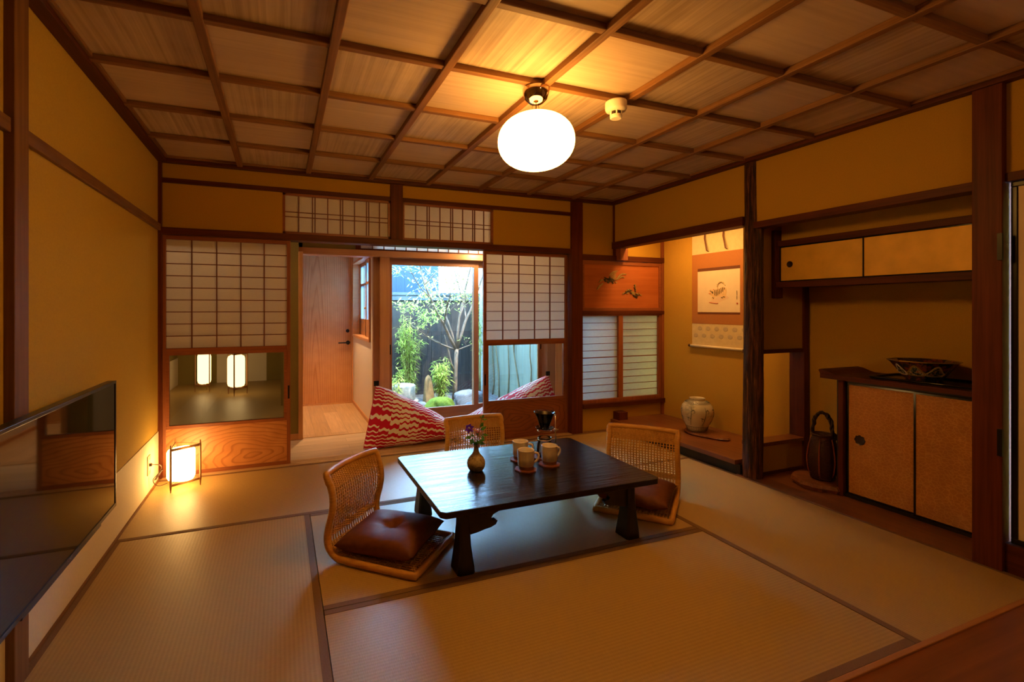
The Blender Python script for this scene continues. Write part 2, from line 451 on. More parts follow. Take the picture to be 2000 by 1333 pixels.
# alcove platform
b = B(); b.box(3.012, 3.66, 2.50, 3.885, .070, .102, bev=.003)
struct(b.build('floor_alcove', TOKOBOARD))
b = B(); b.box(3.04, 3.07, 2.48, 3.86, -.03, .070)
struct(b.build('trim_kickboard', BLACKWOOD))
b = B(); b.box(3.012, 3.66, 1.19, 2.50, -.05, .004, bev=.002)
struct(b.build('floor_niche', TOKOBOARD))
# partition between the two alcoves
wall('wall_partition', [(3.10, 3.62, 2.415, 2.505, .885, 2.05), (3.10, 3.62, 2.415, 2.505, .0, .21)], PLASTER2)
trim(DARKX, (3.10, 3.62, 2.405, 2.512, .862, .890))
trim(TOKOBOARD, (3.10, 3.62, 2.402, 2.518, .206, .233))
trim(DARKX, (3.10, 3.60, 2.404, 2.42, .0, .022))
trim(DARKZ, (3.592, 3.645, 2.400, 2.512, .0, 2.03))
# right post and the door beyond
trim(DARKZ, (3.012, 3.13, 1.138, 1.240, -.01, 2.21))
trim(DARKY, (3.035, 3.12, -1.6, 1.138, 1.752, 1.792))
trim(DARKY, (3.035, 3.12, -1.6, 1.138, -.03, .125))
d = sroot('door_4')
b = B(); b.box(3.058, 3.085, .22, 1.128, .127, .150); b.box(3.058, 3.085, .22, 1.128, 1.728, 1.750); b.box(3.058, 3.085, 1.106, 1.128, .150, 1.728); b.box(3.058, 3.085, .22, .242, .150, 1.728)
b.build('frame', plain('satin black lacquer', (.008,.006,.006), .3, .3), d, bevel=.003)
b = B(); b.box(3.064, 3.080, .24, 1.108, .148, 1.730); b.build('panel', WHITEFUS, d)
b = B(); b.box(3.0, 3.0135, 1.134, 1.150, 1.40, 1.52); b.box(3.0,3.0135,1.134,1.150,.52,.64); o = b.build('trim_latch', BLACKMET); struct(o)
b = B(); b.box(3.058, 3.085, -1.6, .215, .127, 1.750); struct(b.build('door_5', WHITEFUS))

# ------------------------------------------------------------------ sliding shoji with snow viewing glass
def shoji(name, x0, x1, y, panelmat, pull_right):
    r = sroot(name)
    w = .026; d0, d1 = y, y+.028
    b = B()
    for (a, c) in ((x0, x0+w), (x1-w, x1)): b.box(a, c, d0, d1, .004, 1.70, bev=.002)
    b.build('stile', REDZ, r)
    b = B()
    b.box(x0+w, x1-w, d0, d1, 1.670, 1.70); b.box(x0+w, x1-w, d0-.002, d1, .872, .903, bev=.002)
    b.box(x0+w, x1-w, d0, d1, .335, .358, bev=.002); b.box(x0+w, x1-w, d0, d1, .853, .872); b.box(x0+w, x1-w, d0, d1, .004, .030, bev=.002)
    for a in (x0+w, x1-w-.020): b.box(a, a+.020, d0+.002, d1, .358, .853)
    b.build('rail', REDX, r)
    b = B()
    xs = [x0+w + (x1-x0-2*w)*k/5 for k in range(1, 5)]
    for x in xs: b.box(x-.0034, x+.0034, d0+.004, d0+.018, .903, 1.670)
    for k in range(1, 9):
        z = .903 + (1.670-.903)*k/9
        b.box(x0+w, x1-w, d0+.006, d0+.017, z-.0028, z+.0028)
    b.build('lattice', LATT, r)
    b = B(); b.box(x0+w-.006, x1-w+.006, d0+.018, d0+.0192, .897, 1.676); b.build('paper', SHOJIP, r)
    b = B(); b.box(x0+w+.012, x1-w-.012, d0+.013, d0+.016, .350, .860); b.build('glass', OLDGLASS if not pull_right else GLASS, r)
    b = B(); b.box(x0+w-.004, x1-w+.004, d0+.008, d0+.020, .026, .340); b.build('panel', panelmat, r)
    hx = x1-.013 if not pull_right else x0+.013
    b = B(); b.box(hx-.006, hx+.006, d0-.001, d0+.004, .50, .60); b.build('pull', BLACKMET, r)
shoji('door_1', -.775, .068, 3.895, CEDARP, False)
shoji('door_2', 1.678, 2.547, 3.925, CEDARP2, True)
# transoms over the track
def ranma(name, x0, x1):
    r = sroot(name)
    b = B(); b.box(x0, x0+.018, 3.885, 3.92, 1.748, 2.06); b.box(x1-.020, x1, 3.885, 3.92, 1.748, 2.06)
    b.box(x0, x1, 3.885, 3.92, 2.042, 2.06); b.box(x0, x1, 3.885, 3.92, 1.748, 1.768)
    b.build('frame', REDX, r)
    L = x1-x0-.038; a = x0+.018
    b = B()
    for u in (.125, .252, .277, .397, .520, .543, .660, .780, .803, .913):
        b.box(a+L*u-.0033, a+L*u+.0033, 3.890, 3.902, 1.766, 2.044)
    for z in (1.882, 1.918): b.box(x0+.016, x1-.018, 3.892, 3.901, z-.0028, z+.0028)
    b.build('lattice', LATT, r)
    b = B(); b.box(x0+.014, x1-.016, 3.902, 3.9032, 1.762, 2.048); b.build('paper', SHOJIP, r)
ranma('window_1', .012, .833)
ranma('window_2', .931, 1.752)
# low window of reed paper beside the alcove
r = sroot('window_3')
b = B()
b.box(2.671, 3.638, 3.872, 3.935, .270, .305, bev=.002); b.box(2.671, 3.638, 3.872, 3.935, 1.112, 1.128)
b.box(3.100, 3.152, 3.872, 3.905, .305, 1.112, bev=.002); b.box(3.602, 3.638, 3.872, 3.925, .305, 1.112, bev=.002); b.box(2.671, 2.676, 3.872, 3.925, .305, 1.112)
b.build('frame', REDZ, r)
b = B()
for (a, c) in ((2.674, 3.104), (3.148, 3.606)):
    for k in range(1, 12):
        z = .305 + .807*k/12; h = .0045 if k == 6 else .0024
        b.box(a, c, 3.886, 3.898, z-h, z+h)
b.build('lattice', REDX, r)
b = B(); b.box(2.672, 3.10, 3.899, 3.9005, .30, 1.118); b.box(3.15, 3.61, 3.899, 3.9005, .30, 1.118); b.build('paper', SIDEP, r)
# ------------------------------------------------------------------ carved cedar transom board with two gilt birds
t = thing('carved_panel', 'red cedar wall board inlaid with two gilt flying birds', 'carved panel', (3.15, 3.875, 1.16))
b = B()
b.box(-.475, .485, -.006, .03, .0, .032, bev=.004); b.box(-.475, .485, -.006, .03, .452, .489, bev=.004)
b.box(-.475, -.452, -.006, .03, .03, .455, bev=.004); b.box(.452, .485, -.006, .03, .03, .455, bev=.004)
b.build('frame', REDX, t)
b = B(); b.box(-.46, .46, .004, .022, .025, .46); b.build('board', CARVEB, t)
GILT = plain('worn gilt inlay', (.36,.28,.10), .4, .5, metal=.45, var=.25, vs=90)
GILTD = plain('dark patina inlay', (.045,.035,.018), .5, .4, var=.3, vs=90)
def strokes(lst, wid, mat, nm, lab):
    b = B()
    for i, s in enumerate(lst):
        w = wid[i % len(wid)]
        m = len(s)
        pts = [Vector((x-3.15, 0, z-1.16)) for x, z in s]
        # sample a smooth path
        path = []
        for k in range(9):
            u = k/8*(m-1); q = min(int(u), m-2); f = u-q
            path.append(pts[q].lerp(pts[q+1], f))
        ring = []
        for k, p in enumerate(path):
            d = path[min(k+1, 8)]-path[max(k-1, 0)]; d.normalize()
            nrm = Vector((-d.z, 0, d.x)); h = w*(.25+.75*math.sin(PI*(.08+.84*k/8)))
            ring.append((p+nrm*h, p-nrm*h))
        for dy in (0,):
            V = [[b.bm.verts.new((q.x, y, q.z)) for q in pr for y in (-.004, .005)] for pr in ring]
            for a, c in zip(V, V[1:]):
                b.bm.faces.new((a[0], c[0], c[2], a[2])); b.bm.faces.new((a[1], a[3], c[3], c[1]))
                b.bm.faces.new((a[0], a[1], c[1], c[0])); b.bm.faces.new((a[2], c[2], c[3], a[3]))
            b.bm.faces.new(V[0]); b.bm.faces.new(V[-1])
    o = b.build(nm, mat, t)
    if lab: o['label'] = lab
BIRD = [[(2.848,1.368),(2.879,1.405),(2.915,1.432)],[(2.865,1.435),(2.892,1.454),(2.924,1.462)],[(2.879,1.454),(2.897,1.464),(2.919,1.469)],[(2.991,1.512),(3.033,1.543),(3.088,1.556)],[(3.001,1.501),(3.037,1.527),(3.074,1.543)],[(3.010,1.490),(3.042,1.510),(3.069,1.524)],[(3.019,1.481),(3.042,1.491),(3.065,1.507)],[(3.023,1.470),(3.046,1.476),(3.063,1.491)],[(3.065,1.465),(3.111,1.512),(3.148,1.528),(3.195,1.524)],[(3.083,1.468),(3.120,1.493),(3.143,1.499),(3.171,1.490)],[(3.055,1.442),(3.069,1.439),(3.083,1.447)],[(2.955,1.481),(2.951,1.474),(2.944,1.470)]]
strokes(BIRD, [.010,.006,.005,.006,.005,.0045,.0045,.0045,.007,.006,.004,.003], GILT, 'bird_inlay', 'large gilt bird with spread wing feathers')
strokes([[(2.915,1.46),(2.955,1.475),(2.99,1.47)],[(2.928,1.473),(2.946,1.444)],[(2.982,1.482),(2.991,1.445)],[(2.964,1.444),(2.987,1.433)],[(3.019,1.453),(3.037,1.427)],[(2.95,1.455),(3.0,1.45),(3.06,1.455)],[(2.97,1.47),(3.01,1.475),(3.05,1.462)],[(2.99,1.50),(3.0,1.47),(3.02,1.455)],[(2.93,1.49),(2.96,1.472),(2.985,1.46)]], [.007,.006,.006], GILTD, 'bird_body', 'dark patinated bird body')
BUD = [[(3.148,1.326),(3.162,1.338),(3.181,1.342)],[(3.185,1.357),(3.209,1.365)],[(3.204,1.373),(3.232,1.366)],[(3.237,1.381),(3.247,1.366)],[(3.299,1.428),(3.304,1.405)],[(3.284,1.397),(3.308,1.409)],[(3.299,1.382),(3.313,1.390)],[(3.299,1.359),(3.313,1.371)],[(3.255,1.352),(3.275,1.338),(3.30,1.334)],[(3.308,1.336),(3.347,1.329)],[(3.318,1.305),(3.327,1.286)],[(3.347,1.344),(3.356,1.329)],[(3.356,1.325),(3.385,1.317)],[(3.299,1.317),(3.318,1.298)],[(3.195,1.335),(3.223,1.339)]]
strokes(BUD, [.005,.005,.006,.005,.006,.005,.005,.005,.016,.006,.005], GILT, 'small_bird_inlay', 'small gilt bird of short feathers')
strokes([[(3.16,1.33),(3.21,1.352),(3.26,1.368)],[(3.24,1.345),(3.26,1.33)],[(3.29,1.42),(3.30,1.38),(3.305,1.35)],[(3.31,1.325),(3.35,1.315)],[(3.28,1.315),(3.33,1.295)]], [.006,.008,.005], GILTD, 'small_bird_body', 'dark small bird body')

# ------------------------------------------------------------------ log pillar
BARK, nt, out = newmat('rough log bark'); p = bsdf(nt, out, .42, .45)
nb = noise(nt, coords(nt, (70,70,5)), 1, 8, .68, .5)
rb = ramp(nt, nb.outputs[0], [(.40, (.012,.003,.0015)), (.50, (.075,.020,.006)), (.60, (.17,.055,.016)), (.70, (.34,.16,.055))])
nt.links.new(rb.outputs[0], p.inputs['Base Color']); bump(nt, nb.outputs[0], p, 1.0, .02)
random.seed(3)
b = B()
def logf(u, v):
    z = -.01 + 2.22*v; a = 2*PI*u
    rr = .060*(1 + .03*math.sin(3*a+z*2) + .018*math.sin(9*a+5*math.sin(z*4)) + .016*math.sin(17*a+7*math.sin(z*3+1)) + .012*math.sin(29*a+9*math.sin(z*5+2)))
    rr *= 1.0 + .05*math.sin(z*2.6+.6)
    return (.006*math.sin(z*3)+rr*math.cos(a), .007*math.sin(z*2.3+1)+rr*math.sin(a), z)
b.grid(logf, 72, 60, closeu=True)
o = b.build('log_pillar', BARK, smooth=True, loc=(3.085, 2.412, 0))
tag(o, 'rough barked round log pillar at the alcove corner', 'pillar')

# ------------------------------------------------------------------ upper wall cabinet
t = thing('wall_cabinet', 'wall cabinet under the beam with two gold papered sliding doors', 'cabinet', (3.30, 1.24, 1.33))
b = B(); b.box(-.012, .05, -.05, 1.148, .292, .332, bev=.003); b.box(-.030, .05, -.05, 1.148, 0, .040, bev=.003); b.box(.0, .35, -.05, 1.148, .010, .030)
b.box(.30, .35, -.05, 1.148, .04, .29)
b.build('body', DARKY, t)
b = B(); b.box(-.036, .045, 1.145, 1.172, -.072, .41, bev=.003); b.build('hanging_post', DARKZ, t)
b = B(); b.box(.03, .05, -.05, 1.145, .332, .66); b.build('fascia', PLASTER2, t)
for k, (y0, y1, xo) in enumerate(((.612, 1.146, .012), (-.02, .618, .004))):
    b = B(); f = .008
    b.box(xo, xo+.014, y0, y1, .042, .042+f); b.box(xo, xo+.014, y0, y1, .284, .284+f); b.box(xo, xo+.014, y0, y0+f, .05, .284); b.box(xo, xo+.014, y1-f, y1, .05, .284)
    dr = b.build('door', BLACKLAC, t)
    b = B(); b.box(xo+.003, xo+.011, y0+f, y1-f, .048, .288); b.build('door_paper', GOLDPAPER, dr)
    if k == 0:
        b = B(); b.lathe([(0,0),(.017,0),(.021,.002),(.0215,.004)], n=24, cap0=False)
        bmesh.ops.rotate(b.bm, verts=b.bm.verts[:], matrix=Matrix.Rotation(-PI/2, 3, 'Y'))
        o = b.build('handle', DARKMET, dr, smooth=True, loc=(xo+.0026, 1.073, .163))
# ------------------------------------------------------------------ low cabinet and its top
GOLDLOW = newmat('patterned orange paper')
m, nt, out = GOLDLOW; p = bsdf(nt, out, .55, .35)
vo = nt.nodes.new('ShaderNodeTexVoronoi'); vo.feature = 'DISTANCE_TO_EDGE'; vo.inputs['Scale'].default_value = 42
nn = noise(nt, coords(nt, (1,1,1)), 11, 3)
mpv = coords(nt, (1,1,1.4)); nt.links.new(mpv.outputs[0], vo.inputs['Vector'])
rr = ramp(nt, vo.outputs['Distance'], [(.0, (.66,.32,.062)), (.09, (.52,.215,.034)), (1, (.50,.20,.032))])
r2 = ramp(nt, nn.outputs[0], [(.35, (.86,.84,.82)), (.65, (1,1,1))])
mx = nt.nodes.new('ShaderNodeMix'); mx.data_type = 'RGBA'; mx.blend_type = 'MULTIPLY'; mx.inputs['Factor'].default_value = 1
nt.links.new(rr.outputs[0], mx.inputs[6]); nt.links.new(r2.outputs[0], mx.inputs[7]); nt.links.new(mx.outputs[2], p.inputs['Base Color'])
GOLDLOW = m
t = thing('low_cabinet', 'low alcove cabinet with two orange patterned sliding doors', 'cabinet', (3.30, 1.24, .004))
b = B(); b.box(.0, .36, .745, .760, .0, .725); b.box(.0, .36, -.05, .745, 0, .02); b.box(.012, .05, -.05, .745, .712, .73); b.build('body', BLACKWOOD, t)
b = B(); b.box(-.014, .03, .716, .746, .0, .728, bev=.003); b.build('post', DARKZ, t)
for k, (y0, y1, xo) in enumerate(((.345, .708, .010), (-.02, .360, -.004))):
    b = B(); f = .010
    b.box(xo, xo+.014, y0, y1, .020, .020+f); b.box(xo, xo+.014, y0, y1, .702, .702+f); b.box(xo, xo+.014, y0, y0+f, .03, .702); b.box(xo, xo+.014, y1-f, y1, .03, .702)
    dr = b.build('door', BLACKLAC, t)
    b = B(); b.box(xo+.003, xo+.011, y0+f, y1-f, .026, .706); b.build('door_paper', GOLDLOW, dr)
    if k == 0:
        b = B()
        prof = [(0,0),(.020,0),(.027,.003),(.029,.0045)]
        b.lathe(prof, n=32, cap0=False)
        for v in b.bm.verts:
            a = math.atan2(v.co.y, v.co.x); rad = math.hypot(v.co.x, v.co.y)
            if rad > .024:
                s_ = 1 + .09*math.cos(8*a); v.co.x *= s_; v.co.y *= s_
        bmesh.ops.rotate(b.bm, verts=b.bm.verts[:], matrix=Matrix.Rotation(-PI/2, 3, 'Y'))
        b.build('handle', DARKMET, dr, smooth=True, loc=(xo+.0026, .635, .37))
t = thing('cabinet_top', 'thick dark wooden shelf board with upturned end on low cabinet', 'shelf board', (3.30, 1.24, .734))
b = B(); b.box(-.045, .36, -.05, .835, 0, .028, bev=.002); b.build('board', DARKY, t)
b = B()
b.prism([(.832,.030),(.842,.052),(.835,.058),(.80,.052),(.77,.040),(.74,.031),(.70,.0285),(.832,.0285)], 'x', -.048, .34)
b.build('upturned_lip', DARKY, t)
# tray and bowl on it
t = thing('tray', 'shallow black lacquer tray under the octagonal bowl', 'tray', (3.455, 1.56, .763))
b = B()
b.prism([(-.13,-.27),(.13,-.27),(.15,-.25),(.15,.25),(.13,.27),(-.13,.27),(-.15,.25),(-.15,-.25)], 'z', 0, .006)
b.build('base', BLACKLAC, t)
b = B()
o1 = [(-.13,-.27),(.13,-.27),(.15,-.25),(.15,.25),(.13,.27),(-.13,.27),(-.15,.25),(-.15,-.25)]
pts = [(x, y, .010) for x, y in o1]; b.tube(pts, .006, 8, closed=True)
b.build('rim', BLACKLAC, t, smooth=True)
m, nt, out = newmat('dark imari glaze'); p = bsdf(nt, out, .15, .5, coat=.5)
n1 = noise(nt, coords(nt, (1,1,1)), 34, 4, .6); r1 = ramp(nt, n1.outputs[0], [(.36, (.012,.016,.045)), (.50, (.05,.035,.03)), (.60, (.24,.05,.02)), (.70, (.03,.045,.03))])
nt.links.new(r1.outputs[0], p.inputs['Base Color']); IMARI = m
IMWHITE = plain('imari white reserve', (.62,.55,.42), .2, .5)
IMGOLD = plain('imari gold reserve', (.48,.31,.08), .25, .5, metal=.4)
m, nt, out = newmat('painted shrub motif'); p = bsdf(nt, out, .25, .5)
n1 = noise(nt, coords(nt, (1,1,1)), 70, 3, .6); r1 = ramp(nt, n1.outputs[0], [(.42, (.02,.03,.06)), (.50, (.05,.09,.05)), (.56, (.55,.46,.30)), (.64, (.30,.08,.03))])
nt.links.new(r1.outputs[0], p.inputs['Base Color']); IMMOTIF = m
t = thing('bowl', 'octagonal dark patterned porcelain bowl on the low cabinet', 'bowl', (3.465, 1.635, .770), R(8)); t.scale = (.93,.93,1)
def octo(prof, flip=False):
    b = B()
    return b.lathe(prof, n=8)
b = octo([(.085,0),(.088,.008),(.092,.010),(.158,.098),(.172,.108),(.176,.112),(.166,.112),(.150,.100),(.088,.018),(0,.016)])
bmesh.ops.rotate(b.bm, verts=b.bm.verts[:], matrix=Matrix.Rotation(PI/8, 3, 'Z'))
b.build('body', IMARI, t)
b = B(); b.tube([(.172*math.cos(PI/8+k*PI/4), .172*math.sin(PI/8+k*PI/4), .111) for k in range(8)], .0035, 6, closed=True); o = b.build('rim', IMGOLD, t); o['label'] = 'brownish gold rim'
# reserves: heart shaped medallions laid on each facet
ap0, ap1 = .092*math.cos(PI/8), .158*math.cos(PI/8)
for k in range(8):
    a = k*PI/4
    def on(u, v, lift):
        rad = ap0 + (ap1-ap0)*v + lift*.80; z = .010 + .088*v - lift*.6
        return Vector((rad*math.cos(a) - u*math.sin(a), rad*math.sin(a) + u*math.cos(a), z))
    shape = []
    for i in range(24):
        q = 2*PI*i/24
        u = .040*math.sin(q)*(1-.32*math.cos(q)*.9); v = .50 + .36*math.cos(q) + (.06*math.cos(2*q))
        shape.append((u*(1.15 if v < .45 else .95), v))
    for sc_, lift, mt, nm in ((1, .0016, IMWHITE if k % 2 else IMGOLD, 'reserve'), (.74, .0026, IMMOTIF, 'motif')):
        b = B()
        top = [b.bm.verts.new(on(u*sc_, .5+(v-.5)*sc_, lift)) for u, v in shape]
        low = [b.bm.verts.new(on(u*sc_, .5+(v-.5)*sc_, 0)) for u, v in shape]
        b.bm.faces.new(top)
        for i in range(24): b.bm.faces.new((low[i], low[(i+1) % 24], top[(i+1) % 24], top[i]))
        b.build(nm, mt, t)

# ------------------------------------------------------------------ woven basket on a wooden slab
BURL = plain('burl wood', (.20,.07,.025), .4, .45, var=.4, vs=34)
def slab(name, label, pts, h, loc, mat=BURL, seed=1):
    random.seed(seed)
    b = B(); n = 40
    lo, hi, md = [], [], []
    for i in range(n):
        q = 2*PI*i/n
        # radius from the given control radii
        f = i/n*len(pts); k = int(f) % len(pts); g = f-int(f); g = g*g*(3-2*g)
        rx = pts[k][0]*(1-g)+pts[(k+1) % len(pts)][0]*g; ry = pts[k][1]*(1-g)+pts[(k+1) % len(pts)][1]*g
        j = 1+random.uniform(-.05,.05)
        x, y = rx*math.cos(q)*j, ry*math.sin(q)*j
        lo.append(b.bm.verts.new((x*.93, y*.93, 0))); md.append(b.bm.verts.new((x*1.02, y*1.02, h*.55))); hi.append(b.bm.verts.new((x*.97, y*.97, h)))
    b.bm.faces.new(lo[::-1]); b.bm.faces.new(hi)
    for A, C in ((lo, md), (md, hi)):
        for i in range(n): b.bm.faces.new((A[i], A[(i+1) % n], C[(i+1) % n], C[i]))
    o = b.build(name, mat, loc=loc)
    return tag(o, label, 'wood slab')
slab('wood_slab', 'irregular dark wooden slab under the brown basket', [(.15,.16),(.16,.17),(.15,.15),(.17,.17)], .045, (3.345, 2.13, .004), seed=5)
BASK = wood('dark woven bamboo', (.028,.007,.003), (.075,.019,.007), 'z', 130, .35, .5, b=.8, long=130)
RIB = plain('reddish bamboo rib', (.22,.045,.014), .3, .5)
VINE = plain('dark twisted vine', (.030,.014,.007), .5, .4, var=.4, vs=60)
t = thing('basket', 'tall dark woven basket with knotted vine handle', 'basket', (3.36, 2.125, .049)); t.scale = (.92,.92,.97)
prof = [(.052,0),(.060,.004),(.082,.06),(.091,.12),(.090,.17),(.080,.23),(.066,.275),(.062,.30),(.070,.308),(.060,.306),(.055,.28),(.07,.2),(.075,.1),(0,.02)]
b = B(); b.lathe(prof, n=64)
for v in b.bm.verts:
    a = math.atan2(v.co.y, v.co.x); rad = math.hypot(v.co.x, v.co.y)
    if rad > .05:
        k_ = 1 + .010*math.cos(32*a); v.co.x *= k_; v.co.y *= k_
b.build('body', BASK, t, smooth=True)
b = B()
for j in range(26):      # woven courses
    z = .012 + j*.0105
    rad = .060 + .031*math.sin(min(1, (z+.03)/.16)*PI/2) - max(0, z-.16)*.21
    b.tube([((rad+.0022*(-1)**(k+j))*math.cos(2*PI*k/40), (rad+.0022*(-1)**(k+j))*math.sin(2*PI*k/40), z) for k in range(40)], .0026, 5, closed=True)
b.build('weave', BASK, t, smooth=True)
for k in range(6):
    a = k*PI/3 + .35
    b = B(); b.tube([((r_+.003)*math.cos(a), (r_+.003)*math.sin(a), z) for r_, z in ((.055,-.004),(.084,.06),(.094,.12),(.092,.17),(.083,.23),(.069,.285))], [.005,.006,.006,.006,.005,.004], 6)
    b.build('rib', RIB, t, smooth=True)
b = B(); b.tube([(.066*math.cos(2*PI*k/24), .066*math.sin(2*PI*k/24), .306) for k in range(24)], .007, 8, closed=True); b.build('rim', BASK, t, smooth=True)
random.seed(8)
b = B()
for s_ in range(3):
    P_ = []
    for k in range(25):
        a = PI*k/24
        P_.append((.010*math.sin(k*.9+s_*2.1), .068*math.cos(a)*(1+.06*math.sin(k*1.3+s_)) + .006*math.cos(k*.9+s_*2.1), .300 + .155*math.sin(a)**.8 + .005*math.sin(k*1.7+s_)))
    b.tube(P_, [.0065+.002*random.random() for _ in P_], 6)
for k in range(10):
    a = PI*random.uniform(.05,.95); c_ = (.0, .068*math.cos(a), .300+.155*math.sin(a)**.8)
    b.lathe([(0,-.010),(.008,-.006),(.011,0),(.008,.007),(0,.010)], c_, 8, cap0=False)
b.lathe([(0,-.03),(.018,-.02),(.022,0),(.016,.02),(0,.03)], (.02,-.066,.30), 10, cap0=False)
b.build('handle', VINE, t, smooth=True)

# ------------------------------------------------------------------ jar on a burl slab in the alcove
slab('wood_slab', 'reddish burl wood slab under the painted jar', [(.125,.27),(.10,.16),(.12,.17),(.10,.26)], .020, (3.385, 3.13, .102), seed=9)
m, nt, out = newmat('crackled painted jar'); p = bsdf(nt, out, .12, .55, coat=.4)
mpj = coords(nt, (1,1,1))
n1 = noise(nt, mpj, 9, 2, .5, 1.2); l1 = ramp(nt, n1.outputs[0], [(.44, (0,0,0)), (.49, (1,1,1)), (.51, (1,1,1)), (.56, (0,0,0))])
n2_ = noise(nt, mpj, 6, 2); l2 = ramp(nt, n2_.outputs[0], [(.45, (0,0,0)), (.6, (1,1,1))])
mu = nt.nodes.new('ShaderNodeMix'); mu.data_type = 'RGBA'; mu.blend_type = 'MULTIPLY'; mu.inputs['Factor'].default_value = 1
nt.links.new(l1.outputs[0], mu.inputs[6]); nt.links.new(l2.outputs[0], mu.inputs[7])
mixj = nt.nodes.new('ShaderNodeMix'); mixj.data_type = 'RGBA'
nt.links.new(mu.outputs[2], mixj.inputs['Factor']); mixj.inputs[6].default_value = (.62,.55,.40,1); mixj.inputs[7].default_value = (.40,.37,.29,1)
nt.links.new(mixj.outputs[2], p.inputs['Base Color']); JAR = m
JARBAND = plain('blue grey painted bands', (.16,.17,.15), .2, .5)
t = thing('jar', 'round cream ceramic jar painted with blue grey vines', 'jar', (3.385, 3.185, .122)); t.scale = (.84,.84,.98)
JP = [(.085,0),(.092,.006),(.112,.05),(.140,.10),(.155,.15),(.156,.185),(.142,.225),(.115,.252),(.080,.266),(.073,.272),(.076,.284),(.080,.288),(.074,.289),(.066,.284),(.064,.26),(.09,.24),(0,.05)]
b = B(); b.lathe(JP, n=48); b.build('body', JAR, t, smooth=True)
for (z, rad, rr_) in ((.245,.1245,.0016),(.252,.1175,.0014),(.012,.0955,.0018),(.045,.1105,.0016)): 
    b = B(); b.tube([(rad*math.cos(2*PI*k/48), rad*math.sin(2*PI*k/48), z) for k in range(48)], rr_, 5, closed=True); b.build('painted_band', JARBAND, t, smooth=True)
b = B()
for k in range(40):          # lattice collar
    a = 2*PI*k/40
    for s_ in (1, -1):
        b.tube([((r_+.0004)*math.cos(a+s_*q), (r_+.0004)*math.sin(a+s_*q), z) for r_, z, q in ((.1165,.252,0),(.100,.2605,.06),(.0845,.2655,.12))], .0011, 4)
b.build('painted_collar', JARBAND, t, smooth=True)
b = B()
for k in range(30):
    a = 2*PI*k/30
    b.tube([((r_+.0006)*math.cos(a+q), (r_+.0006)*math.sin(a+q), z) for r_, z, q in ((.0962,.012,0),(.1035,.028,.08),(.1105,.044,0))], .0012, 4)
b.build('painted_foot_border', JARBAND, t, smooth=True)
# painted scrolls: thin raised brush lines
b = B()
def rj(z):
    for (r0, z0), (r1, z1) in zip(JP[1:9], JP[2:10]):
        if z0 <= z <= z1: return r0+(r1-r0)*(z-z0)/(z1-z0)
    return .15
def onj(a, z): rr_ = rj(z)+.0006; return (rr_*math.cos(a), rr_*math.sin(a), z)
random.seed(4)
for k in range(7):
    a0 = -PI + k*2*PI/7 + .25
    pts = [onj(a0+.16*math.sin(q*2.2), .06+.165*q) for q in [i/14 for i in range(15)]]
    b.tube(pts, [.0036-.0018*abs(i/7-1) for i in range(15)], 5)
    for h in (.11, .18):
        s_ = random.choice((-1,1)); rad = random.uniform(.11,.17)
        pts = []
        for i in range(18):
            q = i/17*1.7*PI; rq = rad*(1-.75*i/17)
            pts.append(onj(a0+.16*math.sin((h-.06)/.165*2.2)+s_*(rad-rq*math.cos(q)), min(.232, max(.055, h+.17*rq*math.sin(q)))))
        b.tube(pts, [.0026*(1-.5*i/17) for i in range(18)], 5)
        b.tube([pts[5], onj(a0+s_*rad*1.5, h+.02)], [.006,.001], 5)
b.build('vine_scroll', JARBAND, t, smooth=True)

# ------------------------------------------------------------------ hanging scroll
t = thing('hanging_scroll', 'hanging scroll with a striped toy tiger painting in brown brocade', 'scroll', (3.655, 3.20, .845))
CREAMCL = plain('cream gold cloth', (.66,.53,.30), .7, .2, var=.06, vs=30)
BROCADE = plain('brown scroll silk', (.40,.16,.045), .65, .3, var=.06, vs=200)
DARKBRO = plain('dark figured strip', (.14,.05,.025), .6, .3, var=.35, vs=190)
DRAWP = plain('aged drawing paper', (.74,.62,.45), .8, .2, var=.03, vs=12)
MOTIF = plain('round woven motif', (.50,.40,.27), .7, .2, var=.08, vs=160)
W0, W1 = -.29, .295      # y range (towards the log, towards the window)
b = B(); b.box(-.002, .0, W0, W1, .0, 1.10); b.build('backing', CREAMCL, t)
b = B(); b.box(-.0034, -.002, W0, W1, .198, .846); b.build('mount', BROCADE, t)
for za, zb in ((.683,.711),(.288,.306)):
    b = B(); b.box(-.0046, -.0034, W0+.07, W1-.068, za, zb); b.build('brocade_strip', DARKBRO, t)
b = B(); b.box(-.0046, -.0034, W0+.07, W1-.068, .306, .683); b.build('picture', DRAWP, t)
b = B()
for j in range(3):
    for i in range(7):
        y = W0+.03 + i*.093 + (j % 2)*.046; z = .155 - j*.066
        if y > W1-.03 or z < .03: continue
        b.lathe([(.0,-.0012),(.024,-.0012),(.026,.0)], (0,0,0), 14, cap0=False)
        vs = b.bm.verts[-42:] if False else [v for v in b.bm.verts if v.tag is False]
        for v in vs:
            x_, y_, z_ = v.co; v.co = Vector((-.0022+z_, y+x_, z+y_*.8)); v.tag = True
b.build('woven_motif', MOTIF, t)
b = B(); b.tube([(-.012, W0-.01, -.012), (-.012, W1+.005, -.012)], .0125, 16); b.build('roller', plain('ivory roller cloth', (.72,.62,.45), .5, .3), t, smooth=True)
KNOB = plain('dark roller knob', (.05,.015,.01), .3, .5)
b = B(); b.tube([(-.012, W1+.004, -.012), (-.012, W1+.028, -.012)], [.011,.013], 14); b.build('roller_knob', KNOB, t)
b = B(); b.tube([(-.012, W0-.03, -.012), (-.012, W0-.01, -.012)], [.013,.011], 14); b.build('roller_knob', KNOB, t)
